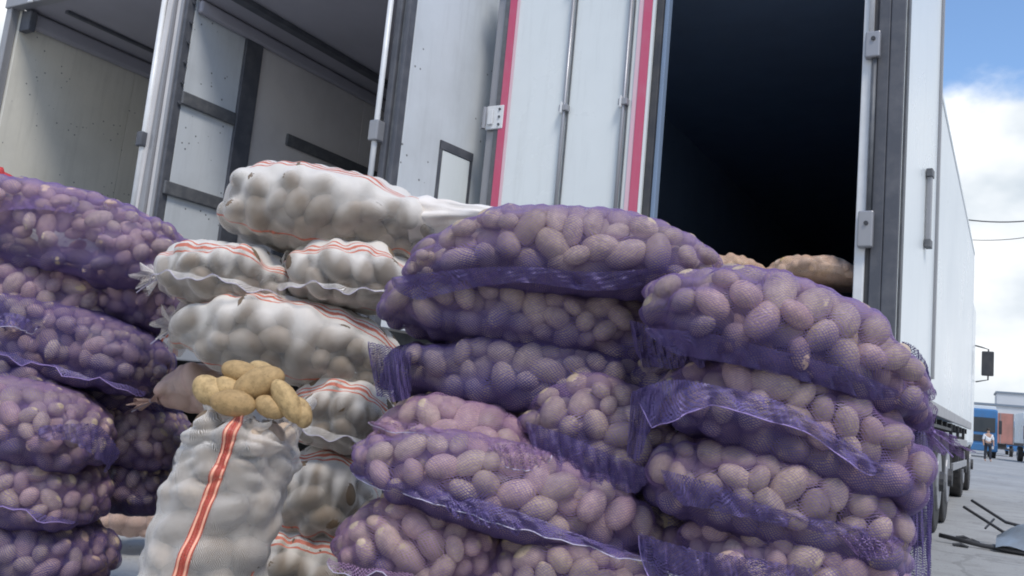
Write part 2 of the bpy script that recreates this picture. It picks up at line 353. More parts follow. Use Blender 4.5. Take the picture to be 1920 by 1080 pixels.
# closed left leaf
ld = MB().box((XL+.06, YD-.03, ZF), (XM-.07, YD+.04, ZT-.07)).build('door', M['door_white'], tD, bevel=.006)
MB().box((XL+.051, YD-.040, ZF), (XL+.088, YD-.032, ZT-.07)).build('edge_trim', M['rail_dark'], ld)
MB().box((XL+.090, YD-.045, ZF), (XL+.145, YD-.032, ZT-.07)).build('edge_trim', M['red'], ld, bevel=.002)
MB().box((XL+.147, YD-.040, ZF), (XL+.165, YD-.032, ZT-.07)).build('edge_trim', M['pink_edge'], ld)
MB().box((XM-.158, YD-.040, ZF), (XM-.128, YD-.032, ZT-.07)).build('edge_trim', M['pink_edge'], ld)
MB().box((XM-.126, YD-.045, ZF), (XM-.068, YD-.032, ZT-.07)).build('edge_trim', M['red'], ld, bevel=.002)
MB().box((XM-.066, YD-.040, ZF), (XM-.048, YD+.04, ZT-.07)).build('edge_trim', M['door_white'], ld)
MB().box((XM-.046, YD-.02, ZF), (XM+.0, YD+.05, ZT-.07)).build('gasket', M['dark_steel'], ld, bevel=.004)
MB().box((XM+.002, YD+.0, ZF), (XM+.03, YD+.06, ZT-.07)).build('gasket', M['dark_inner'], ld, bevel=.004)
for x in (-2.60, -2.175):
    rd = MB().cyl((x, YD-.055, 2.65), (0, 0, 1), .0125, 2.6, 10).build('lock_rod', M['silver'], ld, smooth=True)
    for z in (2.84, 1.75, 3.75):
        MB().box((x-.032, YD-.075, z-.022), (x+.032, YD-.031, z+.022)).build('rod_bracket', M['silver'], rd, bevel=.006)
        MB().box((x-.02, YD-.082, z-.038), (x-.006, YD-.04, z+.038)).build('rod_clip', M['white_rod'], rd, bevel=.003)
    MB().box((x+.018, YD-.043, ZF), (x+.024, YD-.0315, ZT-.07)).build('panel_seam', M['rail_dark'], ld)
MB().box((XL+.06, YD-.075, 2.02), (XL+.27, YD-.046, 2.10)).build('handle_plate', M['rail_dark'], ld, bevel=.004)
for z in (2.83, 1.7, 3.85): hinge(ld, XL-.015, YD-.02, z)
# folded right leaf, inner side to the right
p, q_ = (-.545, YD+.03), (-.455, 6.1)
rdoor = MB().slab(p, q_, .07, ZF, ZT-.05).build('door', M['side_white'], tD, bevel=.006)
def onface(t, off=0):
    dx, dy = q_[0]-p[0], q_[1]-p[1]; l = math.hypot(dx, dy)
    return (p[0]+dx*t+dy/l*off, p[1]+dy*t-dx/l*off)
MB().slab((p[0]-.075, p[1]-.05), (p[0]+.0, p[1]-.045), .04, ZF, ZT-.05).build('gasket', M['rubber'], rdoor, bevel=.006)
a, b_ = onface(.0, .012), onface(.045, .012); MB().slab(a, b_, .010, ZF, ZT-.05).build('gasket', M['rail_dark'], rdoor)
a, b_ = onface(.93, .016), onface(.96, .016); MB().slab(a, b_, .014, ZF, ZT-.05).build('edge_trim', M['silver'], rdoor)
a, b_ = onface(.60, .035), onface(.635, .035); hd = MB().slab(a, b_, .03, 2.06, 2.52).build('door_strap', M['silver'], rdoor, bevel=.006)
for z in (2.07, 2.51): MB().slab(onface(.585, .04), onface(.65, .04), .036, z-.025, z+.025).build('strap_end', M['rail_dark'], hd, bevel=.004)

# --- trailer B: middle, open, seen inside
YB = 4.22; BL, BR = -5.8, -3.6; BZ = 3.9; BE = 13.5
tB = thing('refrigerated_trailer', 'middle trailer open at the back, grey inside with black scuff rails on its wall', 'trailer', group='trailers backed up side by side')
for (a, b_, mt) in ((YB+.05, 4.84, 'inner_grey'), (4.846, 6.4, 'inner_tan'), (6.405, 8.2, 'inner_tan'), (8.205, 10, 'inner_tan'), (10.005, BE, 'inner_tan')):
    MB().box((BL, a, ZF), (BL-.06, b_, BZ)).build('wall_panel', M[mt], tB, bevel=.003)
MB().box((BL-.2, YB+.05, ZF-.08), (BL-.065, BE, BZ+.1)).build('outer_side', M['side_white'], tB)
MB().box((BR+.005, YB+.05, ZF), (BR+.07, BE, BZ)).build('wall_panel', M['inner_tan'], tB)
for a, b_ in ((YB+.05, 6.2), (6.205, 8.4), (8.405, 10.6), (10.605, BE)):
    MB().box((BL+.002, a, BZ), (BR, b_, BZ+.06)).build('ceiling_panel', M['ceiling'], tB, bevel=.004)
MB().box((BL-.2, YB+.05, BZ+.105), (BR+.07, BE, BZ+.15)).build('roof', M['side_white'], tB)
MB().box((BL+.002, YB+.05, ZF-.08), (BR, BE, ZF)).build('floor', M['rail_dark'], tB)
MB().box((BL-.06, BE+.003, ZF), (BR+.07, BE+.06, BZ)).build('front_wall', M['inner_tan'], tB)
MB().box((BL+.002, 4.80, ZF+.01), (BL+.035, 4.99, BZ-.01)).build('scuff_rail', M['rubber'], tB, bevel=.008)
for y0, y1, z in ((4.22, 4.80, 3.05), (4.18, 4.80, 2.30), (5.375, 8.2, 3.07), (5.375, 8.2, 2.0)):
    MB().box((BL+.003, y0+.03, z-.055), (BL+.03, y1, z+.055)).build('scuff_rail', M['rail_dark'], tB, bevel=.01)
MB().box((-5.45, YB+.1, BZ-.05), (-5.36, BE-.1, BZ-.003)).build('ceiling_rail', M['rubber'], tB, bevel=.004)
MB().box((-4.3, 5.5, BZ-.05), (-4.05, 5.75, BZ-.003)).build('ceiling_lamp', M['rubber'], tB, bevel=.02)
b = MB().box((BL+.002, YB+.06, BZ-.12), (BL+.06, BE-.1, BZ-.01)).build('cornice', M['ceiling'], tB, bevel=.02)
# left rear post: profile, rod, gasket
MB().box((BL-.20, YB-.06, ZF-.1), (BL-.13, YB+.04, BZ+.15)).build('rear_post', M['silver'], tB, bevel=.008)
MB().box((BL-.128, YB-.03, ZF-.1), (BL-.07, YB+.04, BZ+.15)).build('rear_post', M['inner_tan'], tB, bevel=.008)
MB().box((BL-.068, YB-.045, ZF-.1), (BL-.035, YB+.04, BZ+.15)).build('rear_post', M['silver'], tB, bevel=.008)
MB().box((BL-.033, YB-.03, ZF-.1), (BL+.004, YB+.045, BZ+.15)).build('gasket', M['rubber'], tB, bevel=.008)
rod = MB().cyl((BL-.235, YB-.075, 2.75), (0, 0, 1), .022, 2.7, 12).build('lock_rod', M['white_rod'], tB, smooth=True)
MB().box((BL-.27, YB-.12, 2.62), (BL-.20, YB-.03, 2.74)).build('rod_bracket', M['rubber'], rod, bevel=.01)
MB().box((BL-.03, YB-.03, BZ+.062), (BR+.01, YB+.045, BZ+.15)).build('rear_header', M['rubber'], tB, bevel=.006)
for k in range(6): MB().cyl((BL+.01, YB+.02, 3.85-k*.17), (1, 0, 0), .016, .02, 8).build('rivet', M['rubber'], tB)
# right rear post
rod = MB().cyl((BR-.02, YB-.085, 2.75), (0, 0, 1), .019, 2.7, 12).build('lock_rod', M['white_rod'], tB, smooth=True)
MB().box((BR-.055, YB-.12, 2.48), (BR+.02, YB-.04, 2.62)).build('rod_bracket', M['silver'], rod, bevel=.01)
MB().box((BR-.0, YB-.05, ZF-.1), (BR+.05, YB+.045, BZ+.15)).build('rear_post', M['rubber'], tB, bevel=.008)
MB().box((BR+.052, YB-.03, ZF-.1), (BR+.082, YB+.045, BZ+.15)).build('rear_post', M['rail_dark'], tB, bevel=.008)
MB().box((BR+.084, YB-.045, ZF-.1), (BR+.118, YB+.045, BZ+.15)).build('gasket', M['rubber'], tB, bevel=.008)
p, q_ = (-3.475, YB+.02), (-3.33, 5.4)
bd = MB().slab(p, q_, .06, ZF, BZ+.1).build('door', M['inner_grey'], tB, bevel=.006)
hz0, hz1 = 1.9, 2.56+0.0
hf = MB()
for (t0, t1, z0, z1) in ((.30, .32, 1.9, 2.62), (.575, .595, 1.9, 2.56), ): hf.slab(onface(t0, .012), onface(t1, .012), .011, z0, z1)
hf.slab(onface(.30, .014), onface(.595, .014), .012, 2.56, 2.62); hf.slab(onface(.30, .014), onface(.595, .014), .012, 1.88, 1.92)
hf.build('hatch_frame', M['rubber'], bd)
MB().slab(onface(.325, .010), onface(.57, .010), .008, 1.925, 2.555).build('hatch', M['door_white'], bd)
hl = MB().tube([(*onface(.50, .03), 2.22), (*onface(.53, .035), 2.16), (*onface(.51, .03), 2.08), (*onface(.545, .03), 2.03)], .008, 6).build('hatch_latch', M['rubber'], bd)
b = MB(); b.box((BL-.1, YB+.02, ZF-.32), (BR+.05, YB+.1, ZF-.085)); b.build('rear_sill', M['silver'], tB, bevel=.01)
MB().box((BL, YB+.15, .62), (BR, YB+.27, .8)).build('bumper', M['silver'], tB, bevel=.01)
b = MB(); b.box((-5.2, YB+.4, .8), (-5.05, BE-1, ZF-.1)); b.box((-4.4, YB+.4, .8), (-4.25, BE-1, ZF-.1)); b.build('chassis', M['dark_steel'], tB)
for y in (6.6, 7.9, 9.2):
    for x in (-5.6, -3.85): wheel(tB, (x, y, .5), .5, .3, ax=(1 if x > -4 else -1, 0, 0))

# --- trailer A: left
YA = 4.1; AL, AR = -8.3, -6.12; AZ = 4.1; AE = 12.5
tA = thing('refrigerated_trailer', 'leftmost trailer with yellowish stained inner wall and a beam across the top', 'trailer', (-7.2, 0, 0), (0, R(1.8), 0), group='trailers backed up side by side')
ox = 7.2
def A(x, y, z): return (x+ox, y, z)
for a, b_ in ((YA+.05, 5.4), (5.405, 6.9), (6.905, 8.6), (8.605, AE)):
    MB().box(A(AL, a, ZF), A(AL-.06, b_, AZ)).build('wall_panel', M['inner_yellow'], tA, bevel=.003)
MB().box(A(AR, YA+.05, ZF), A(AR+.06, AE, AZ)).build('wall_panel', M['inner_tan'], tA)
for a, b_ in ((YA+.05, 5.9), (5.905, 7.8), (7.805, AE)):
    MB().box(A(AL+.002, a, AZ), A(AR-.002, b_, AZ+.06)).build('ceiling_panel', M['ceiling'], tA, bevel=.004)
MB().box(A(AL-.06, YA+.05, AZ+.065), A(AR+.06, AE, AZ+.1)).build('roof', M['side_white'], tA)
MB().box(A(AL+.002, YA+.05, ZF-.08), A(AR-.002, AE, ZF)).build('floor', M['rail_dark'], tA)
MB().box(A(AL-.06, AE+.003, ZF), A(AR+.06, AE+.06, AZ)).build('front_wall', M['inner_tan'], tA)
MB().box(A(AL+.002, YA+.06, AZ-.16), A(AL+.10, AE-.1, AZ-.01)).build('cornice', M['ceiling'], tA, bevel=.03)
MB().box(A(AL+.45, YA+.2, AZ-.03), A(AL+.50, AE-.1, AZ-.003)).build('ceiling_rail', M['rubber'], tA, bevel=.004)
MB().box(A(AL-.12, YA-.03, ZF-.1), A(AL-.03, YA+.045, AZ+.2)).build('rear_post', M['silver'], tA, bevel=.008)
MB().box(A(AL-.12, YA-.05, AZ-.02), A(AR+.0, YA+.045, AZ+.085)).build('rear_header', M['silver'], tA, bevel=.008)
MB().box(A(AL-.12, YA-.04, AZ+.09), A(AR+.0, YA+.045, AZ+.16)).build('rear_header', M['tarp'], tA, bevel=.008)
for x in (-8.0, -7.45, -6.9): MB().box(A(x, YA-.075, AZ-.03), A(x+.06, YA-.052, AZ+.10)).build('header_bracket', M['white_rod'], tA, bevel=.006)
MB().box(A(AL-.0, YA+.05, AZ-.22), A(AL+.16, YA+.12, AZ-.022)).build('corner_gusset', M['rubber'], tA, bevel=.01)
b = MB(); b.box(A(AL, YA+.02, ZF-.32), A(AR, YA+.1, ZF-.085)); b.build('rear_sill', M['silver'], tA, bevel=.01)
b = MB(); b.box(A(-7.8, YA+.4, .8), A(-7.65, AE-1, ZF-.1)); b.box(A(-6.8, YA+.4, .8), A(-6.65, AE-1, ZF-.1)); b.build('chassis', M['dark_steel'], tA)
for y in (6.6, 7.9, 9.2):
    for x in (-8.1, -6.4): wheel(tA, A(x, y, .5), .5, .3, ax=(1 if x > -7 else -1, 0, 0))

# ------------------------------------------------------------------ potatoes
def potato_meshes(mat, n=14):
    outl = []
    for k in range(n):
        bm = bmesh.new(); bmesh.ops.create_icosphere(bm, subdivisions=3, radius=1)
        me = bpy.data.meshes.new('potato'); rr = np.random.default_rng(100+k)
        el = rr.uniform(1.12, 1.62); fl = rr.uniform(.86, .97)
        dirs = rr.normal(size=(7, 3)); dirs /= np.linalg.norm(dirs, axis=1)[:, None]; am = rr.uniform(-.10, .08, 7)
        bend = rr.uniform(-.12, .12)
        for v in bm.verts:
            c = np.array(v.co); d = 1+sum(a*math.exp(-((1-c@dd)**2)*5) for a, dd in zip(am, dirs))
            x, y, z = c*d; v.co = (x*el, y+bend*x*x, z*fl)
        bm.to_mesh(me); bm.free(); me['el'] = el*1.02; me['fl'] = fl; me.materials.append(mat); me.polygons.foreach_set('use_smooth', [True]*len(me.polygons))
        outl.append(me)
    return outl
PM = {k: potato_meshes(M[k]) for k in ('pot', 'pot_dark', 'pot_pink', 'pot_yellow')}

def pack(a, b, c, r, n_exp=2.6, fill=.60, vert=False):
    vol = (8*a*b*c*.74); N_ = int(fill*vol/(4/3*math.pi*r**3)/1.1)
    N_ = max(8, min(N_, 400)); rad = r*rng.uniform(.72, 1.25, N_)
    P = rng.uniform(-1, 1, (N_, 3))*np.array([a, b, c])*.9
    for it in range(46):
        d = P[:, None]-P[None]; L_ = np.linalg.norm(d, axis=2)+1e-6; np.fill_diagonal(L_, 9)
        ov = np.maximum((rad[:, None]+rad[None])-L_, 0)
        P += ((d/L_[:, :, None])*ov[:, :, None]*.42).sum(1)
        dim = np.maximum(np.array([a, b, c])[None]-rad[:, None], .004)
        f = (np.abs(P/dim)**n_exp).sum(1)**(1/n_exp); k = f > 1; P[k] /= f[k, None]
    return P, rad

def hug(pos, nor, mats, relax=7, sag=.004, floor=-.03, cap=.05):
    """height of a stretched net over the potatoes above a base surface grid (nu, nv)"""
    nu, nv, _ = pos.shape; q = pos.reshape(-1, 3); n = nor.reshape(-1, 3)
    Ai = np.stack([np.linalg.inv(m_[:3, :3]*1.075) for m_ in mats]); Cn = np.stack([m_[:3, 3] for m_ in mats])
    h = np.full(len(q), floor)
    for i in range(0, len(q), 1024):
        d = q[i:i+1024, None]-Cn[None]; d2 = np.einsum('kij,nkj->nki', Ai, d); n2 = np.einsum('kij,nj->nki', Ai, n[i:i+1024])
        A_ = (n2**2).sum(2); B_ = (d2*n2).sum(2); C_ = (d2**2).sum(2)-1; D_ = B_**2-A_*C_
        hh = np.where(D_ > 0, (-B_+np.sqrt(np.maximum(D_, 0)))/A_, floor); h[i:i+1024] = np.maximum(np.where(hh > .09, floor, hh).max(1), floor)
    h = np.minimum(h, cap).reshape(nu, nv); h0 = h.copy()
    for _ in range(relax):
        u = np.pad(h, ((1, 1), (0, 0)), 'edge'); v = (np.roll(h, 1, 1)+np.roll(h, -1, 1))
        avg = (u[2:]+u[:-2]+v)/4; h = np.maximum(h0, avg-sag/relax)
    return h+.0015

def sup(t, n): return np.sign(t)*np.abs(t)**(2/n)

def orient(P, rad, normals, keys, keep):
    """a mesh, and a matrix with its long axis along the sack's skin, for each potato kept"""
    o_ = []
    for i in np.nonzero(keep)[0]:
        me = random.choice(PM[random.choice(keys)])
        n = Vector(normals[i]).normalized(); t = n.orthogonal().normalized(); t.rotate(Quaternion(n, random.uniform(0, 6.28)))
        t = (t+n*random.uniform(-.3, .3)).normalized(); y = n.cross(t).normalized(); z = t.cross(y)
        s_ = rad[i]*.93; R3 = np.array(Matrix((t, y, z)).transposed()); m4 = np.eye(4); m4[:3, :3] = R3*s_; m4[:3, 3] = P[i]
        e4 = m4.copy(); e4[:3, :3] = R3 @ np.diag([me['el'], 1.0, me['fl']])*s_
        o_.append((me, m4, e4))
    return o_
def place_potatoes(root, lst, warp):
    for me, m4, e4 in lst:
        o = bpy.data.objects.new('potato', me); C.objects.link(o); o.parent = root
        p0 = m4[:3, 3][None]; k_ = float(np.clip((warp(p0+[[0, 0, .01]])-warp(p0-[[0, 0, .01]]))[0, 2]/.02, .5, 1.0)); m5 = m4.copy(); m5[:3, :3] *= k_; m5[:3, 3] = warp(p0)[0]; o.matrix_local = Matrix(m5.tolist())

def noise3(p, ph, f=7.0):
    return (np.sin(p[:, 0]*f+ph)+np.sin(p[:, 1]*f*1.3+ph*2.1)+np.sin((p[:, 0]+p[:, 2])*f*.7+ph*3.3))/3

def tied_end(root, x, rad0, L_, mat, sgn, warp, ph, cordmat, lean=(0, 0), flare=1.0):
    nu, nv = 16, 40; V = []; uv = []
    for i in range(nu):
        t = i/(nu-1); neck = .55
        if t < neck: r_ = rad0*(1-t/neck)**1.3+.011
        else: r_ = .011+(t-neck)/(1-neck)*rad0*.55*flare
        for j in range(nv):
            a = 2*math.pi*j/nv; wv = 1+.22*math.sin(a*7+ph)*(0.3+t)+.16*math.sin(a*11+ph*2)*t
            V.append((x+sgn*(t*L_+(.012*math.sin(a*5+ph)*t)), r_*wv*math.cos(a)+lean[0]*t*t, r_*.75*wv*math.sin(a)+lean[1]*t*t)); uv.append((t*L_, j/nv*rad0*6))
    F_ = [[i*nv+j, i*nv+(j+1) % nv, (i+1)*nv+(j+1) % nv, (i+1)*nv+j] for i in range(nu-1) for j in range(nv)]
    o = meshobj('tied_end', warp(np.array(V)), F_, mat, root, True, uv)
    k = MB(); c = x+sgn*L_*.55; cl = np.array([lean[0]*.3, lean[1]*.3])
    pts = [warp(np.array([[c+.004*math.sin(a*.7), cl[0]+.015*math.cos(a), cl[1]+.013*math.sin(a)]]))[0] for a in np.linspace(0, 12.5, 40)]
    pts += [warp(np.array([[c+sgn*.02*q, cl[0]-.02*q, cl[1]-.03*q]]))[0] for q in (1, 2)]
    k.tube(pts, .0018, 5).build('tie_cord', cordmat, o, smooth=True)
    return o

SACKS = {}
def sack(key, name, label, group, loc, dims, r, rot=(0, 0, 0), net='net', pots=('pot',), cord='cord_violet', seam=False, end=None, endlen=.12, bend=.02, sh=None, res=1.0, nexp=2.9, cull=None, fill=.66, sw=.014):
    a, b, c = [d/2 for d in dims]
    root = thing(name, label, 'sack', loc, rot, group); SACKS[key] = root
    P, rad = pack(a, b, c, r, nexp, fill)
    nu, nv = int(84*res), int(88*res); ph = np.linspace(.05, math.pi-.05, nu); th = np.linspace(0, 2*math.pi, nv, endpoint=False)
    PH, TH = np.meshgrid(ph, th, indexing='ij')
    T_ = np.sin((PH/math.pi-.5)*-2.86)*.992; T_ = T_/np.abs(T_).max()*.992
    X = a*T_; rr = (1-np.abs(T_)**nexp)**(1/nexp); cn, sn = np.cos(TH), np.sin(TH)
    k_ = (np.abs(cn)**nexp+np.abs(sn)**nexp)**(-1/nexp); an = np.arctan2(sn*b, cn*c)
    an = TH; Y = b*cn*k_*rr; Z = c*sn*k_*rr
    pos = np.stack([X, Y, Z], 2)*.985
    g = np.sign(pos)*np.abs(pos)**(nexp-1)/np.array([a, b, c])**nexp; nor = g/(np.linalg.norm(g, axis=2)[:, :, None]+1e-9)
    dim = np.array([a, b, c])[None]; gp = np.sign(P)*np.abs(P)**(nexp-1)/dim**nexp; gn = gp/(np.linalg.norm(gp, axis=1)[:, None]+1e-9)
    f = (np.abs(P/np.maximum(dim-rad[:, None], .004))**nexp).sum(1)**(1/nexp)
    keep = f > .42
    if cull: keep &= cull(P, dims)
    gn[np.abs(gn).sum(1) < .1] = (0, 0, 1)
    PL = orient(P, rad, gn, pots, keep)
    h = hug(pos, nor, [x_[2] for x_ in PL])
    shl, shr = sh if sh else rng.uniform(.05, .38, 2)
    phs = rng.uniform(0, 6.28); k1, k2 = rng.uniform(.5, 1.0)*bend, rng.uniform(-1, 1)*bend
    def warp(p):
        p = np.array(p, dtype=float); x = p[:, 0]/a
        sq = 1-shl*np.clip((-x-.35)/.65, 0, 1.4)**1.3-shr*np.clip((x-.35)/.65, 0, 1.4)**1.3
        z = (p[:, 2]+c)*sq-c-k1*x*x+k2*x*.6+.010*noise3(p, phs); y = p[:, 1]+.012*np.sin(x*2+phs)
        return np.stack([p[:, 0], y, z], 1)
    V = warp((pos+nor*h[:, :, None]).reshape(-1, 3))
    V = np.vstack([V, V[:nv].mean(0)[None], V[-nv:].mean(0)[None]]); n_ = nu*nv
    yz = np.stack([Y[nu//2], Z[nu//2]], 1); arc = np.concatenate([[0], np.cumsum(np.linalg.norm(np.diff(yz, axis=0), axis=1))])
    uv = np.stack([(a-X).ravel(), np.broadcast_to(arc[None], (nu, nv)).ravel()], 1); uv = np.vstack([uv, [0, 0], [2*a, 0]])
    idx = np.arange(n_).reshape(nu, nv)
    F_ = np.stack([idx[:-1], np.roll(idx, -1, 1)[:-1], np.roll(idx, -1, 1)[1:], idx[1:]], 2).reshape(-1, 4).tolist()
    F_ = [f for f in F_ if f[1] % nv != 0 or True]
    F_ += [[n_, (j+1) % nv, j] for j in range(nv)] + [[n_+1, n_-nv+j, n_-nv+(j+1) % nv] for j in range(nv)]
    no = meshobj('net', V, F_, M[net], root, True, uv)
    # spare net bunched along the lower side, with the underside's shade painted in
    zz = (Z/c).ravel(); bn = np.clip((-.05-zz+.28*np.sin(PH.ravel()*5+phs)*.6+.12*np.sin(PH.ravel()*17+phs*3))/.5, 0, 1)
    if net == 'white_net': bn = np.clip((zz-.10+.25*np.sin(PH.ravel()*7+phs)*.6+.22*np.sin(PH.ravel()*19+phs*3))/.55, 0, 1)   # denser white net on top: light from above painted into the cover
    at_ = no.data.attributes.new('bunch_shading', 'FLOAT', 'POINT'); at_.data.foreach_set('value', np.append(bn, [0, 0]).astype(np.float32))
    place_potatoes(root, PL, warp)
    if seam:   # sewn edge along the front lower side: narrow frill + cord
        xs = np.linspace(-a*.93, a*.93, 60); V = []; uv = []; sy = -b*.93; phz = rng.uniform(0, 6)
        cz = -c*rng.uniform(.15, .5)
        for i, x in enumerate(xs):
            e = (1-abs(x/a)**3.2)**.45
            for j in range(4):
                o_ = j/3*sw; wv = .006*math.sin(x*38+phz+j*.5)+.004*math.sin(x*91+phz)
                V.append((x, sy*e-.012-o_*.75, cz-o_*.7+wv*(.5+j*.4))); uv.append((x, o_))
        F_ = [[i*4+j, i*4+j+1, (i+1)*4+j+1, (i+1)*4+j] for i in range(59) for j in range(3)]
        W_ = warp(np.array(V)); sm = meshobj('seam', W_, F_, M['white_film' if 'white' in net else ('net_pink' if net == 'net_pink' else 'net_loose')], root, True, uv)
        MB().tube([tuple(W_[i*4+3]) for i in range(0, 60, 2)], .0011, 5).build('seam_cord', M[cord], sm, smooth=True)
    if end:
        for e in end: tied_end(root, e*a*.93, c*.8, endlen, M[net], e, warp, phs, M[cord], lean=(rng.uniform(-.03, 0), rng.uniform(-.03, .01)))
    root['_w'] = 0; del root['_w']
    return root

def isack(key, cx, cy, df, w_, h_, tilt, rz, dep, r, label, group, **kw):
    dc = df+dep*.42; p_ = at(cx, cy, dc)
    net = kw.get('net', 'net')
    name = 'potato_sack'
    return sack(key, name, label, group, p_, (w_/F*dc, dep, h_/F*dc*1.19), r, Matrix.Rotation(YAW+R(rz), 3, 'Z').__matmul__(Matrix.Rotation(R(tilt), 3, 'Y')).to_euler(), **kw)

# potatoes on the hidden back half are left out
front = lambda P, d: (P[:, 1] < d[1]*.40)
GM = 'violet net sacks in the tall front stack'; GW = 'white net sacks in the middle stack'; GL = 'violet net sacks in the left stack'; GT = 'sacks inside the dark trailer'
# front stack, right column (nearest)
isack('R1', 1475, 632, 1.72, 580, 165, 13, 4, .42, 0.0318, 'uppermost sack of the right column, long pale potatoes in tight violet net', GM, pots=('pot', 'pot_pink'), sh=(.2, .45), bend=.03, end=(1,), endlen=.09, cull=front)
isack('R2', 1480, 785, 1.74, 530, 180, 13, 3, .42, 0.0318, 'second sack down in the right column, under a gathered violet flap', GM, pots=('pot', 'pot_pink'), bend=.025, cull=front)
isack('R3', 1450, 928, 1.74, 530, 158, 10, 2, .42, 0.0292, 'third sack down in the right column, with smooth round and long potatoes', GM, bend=.02, cull=front)
isack('R4', 1480, 1045, 1.74, 500, 125, 8, 2, .42, 0.0292, 'fourth sack in the right column at the bottom edge of the view', GM, pots=('pot', 'pot_pink'), bend=.02, cull=front)
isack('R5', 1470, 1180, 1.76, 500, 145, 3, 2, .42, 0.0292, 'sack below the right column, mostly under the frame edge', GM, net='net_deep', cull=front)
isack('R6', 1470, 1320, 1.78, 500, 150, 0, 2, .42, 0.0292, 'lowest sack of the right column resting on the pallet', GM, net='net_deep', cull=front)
# left / middle column
isack('T1', 1062, 478, 1.98, 650, 142, -1, -3, .44, 0.0310, 'topmost bulging sack of the front stack, its twisted end pointing right', GM, sh=(.5, .5), bend=.03, end=(1,), endlen=.17, cord='cord', cull=front)
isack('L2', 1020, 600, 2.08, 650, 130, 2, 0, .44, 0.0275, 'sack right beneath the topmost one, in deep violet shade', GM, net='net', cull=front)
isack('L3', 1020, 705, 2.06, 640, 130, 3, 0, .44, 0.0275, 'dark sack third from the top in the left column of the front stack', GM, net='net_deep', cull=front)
isack('L4', 865, 815, 1.98, 340, 135, 6, 0, .40, 0.0284, 'short sack with a mauve pink frill beside the white sacks', GM, net='net_pink', pots=('pot_pink', 'pot'), cord='cord', cull=front)
isack('M4', 1130, 805, 1.94, 330, 160, 14, 4, .40, 0.0292, 'sack with plain beige potatoes between the pink frilled sack and the right column', GM, net='net', cull=front)
isack('L5', 955, 905, 1.86, 620, 150, 10, 0, .42, 0.0292, 'long sack of oval potatoes with a pale cord running down to the right', GM, cord='cord', pots=('pot', 'pot', 'pot_pink'), cull=front)
isack('L6', 800, 1010, 1.88, 340, 145, 8, 0, .40, 0.0258, 'small sack with a wavy pinkish seam in the lower left of the front stack', GM, net='net_pink', cord='cord', pots=('pot_pink', 'pot'), seam=True, sw=.022, cull=front)
isack('L7', 1085, 1075, 1.84, 400, 155, 8, 0, .40, 0.0292, 'sack at the bottom edge between the small seamed sack and right column', GM, seam=True, cull=front)
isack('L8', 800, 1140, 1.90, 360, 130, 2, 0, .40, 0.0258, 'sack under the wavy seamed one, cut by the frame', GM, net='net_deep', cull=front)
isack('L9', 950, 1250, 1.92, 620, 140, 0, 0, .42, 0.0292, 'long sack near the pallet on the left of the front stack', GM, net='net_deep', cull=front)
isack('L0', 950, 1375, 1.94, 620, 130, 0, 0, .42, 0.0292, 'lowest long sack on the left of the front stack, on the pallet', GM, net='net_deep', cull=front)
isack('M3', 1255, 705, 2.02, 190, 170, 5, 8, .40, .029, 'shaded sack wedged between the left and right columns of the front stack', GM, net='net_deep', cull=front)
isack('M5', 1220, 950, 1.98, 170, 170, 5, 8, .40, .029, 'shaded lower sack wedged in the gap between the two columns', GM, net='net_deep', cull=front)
# white stack
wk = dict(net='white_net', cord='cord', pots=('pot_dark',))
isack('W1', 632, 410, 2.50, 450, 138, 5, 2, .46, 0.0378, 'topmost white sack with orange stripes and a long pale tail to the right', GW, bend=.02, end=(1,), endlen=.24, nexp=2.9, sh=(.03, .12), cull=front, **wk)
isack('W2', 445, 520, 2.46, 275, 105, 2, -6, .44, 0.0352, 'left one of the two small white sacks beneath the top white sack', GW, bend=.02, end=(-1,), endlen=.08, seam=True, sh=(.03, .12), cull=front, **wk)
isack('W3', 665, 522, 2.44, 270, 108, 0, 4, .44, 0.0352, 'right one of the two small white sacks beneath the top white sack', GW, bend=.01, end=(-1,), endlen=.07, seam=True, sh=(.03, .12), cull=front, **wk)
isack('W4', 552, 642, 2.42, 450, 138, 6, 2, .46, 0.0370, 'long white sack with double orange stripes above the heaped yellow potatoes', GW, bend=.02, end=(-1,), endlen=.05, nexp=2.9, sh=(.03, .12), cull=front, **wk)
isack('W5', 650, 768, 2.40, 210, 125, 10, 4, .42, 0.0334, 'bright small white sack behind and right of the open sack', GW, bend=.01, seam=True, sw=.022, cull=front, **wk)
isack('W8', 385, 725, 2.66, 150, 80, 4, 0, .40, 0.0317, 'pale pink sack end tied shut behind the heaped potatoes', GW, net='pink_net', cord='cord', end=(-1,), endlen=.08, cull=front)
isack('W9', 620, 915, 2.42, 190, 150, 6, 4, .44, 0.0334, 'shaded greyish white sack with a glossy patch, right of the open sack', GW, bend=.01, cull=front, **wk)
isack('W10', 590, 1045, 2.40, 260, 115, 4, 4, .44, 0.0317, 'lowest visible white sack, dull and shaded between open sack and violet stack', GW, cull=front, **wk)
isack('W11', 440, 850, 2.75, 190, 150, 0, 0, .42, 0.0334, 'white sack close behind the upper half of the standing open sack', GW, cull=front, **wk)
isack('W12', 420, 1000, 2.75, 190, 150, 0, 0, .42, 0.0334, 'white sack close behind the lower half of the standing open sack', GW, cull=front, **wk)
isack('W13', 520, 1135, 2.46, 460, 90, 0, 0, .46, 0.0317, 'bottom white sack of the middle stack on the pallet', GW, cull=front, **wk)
isack('W7', 262, 950, 4.0, 110, 90, 6, 0, .40, 0.0352, 'small white sack with a pinkish end lying on the ground behind the open sack', GW, net='pink_net', cord='cord', end=(-1,), endlen=.16, cull=front)
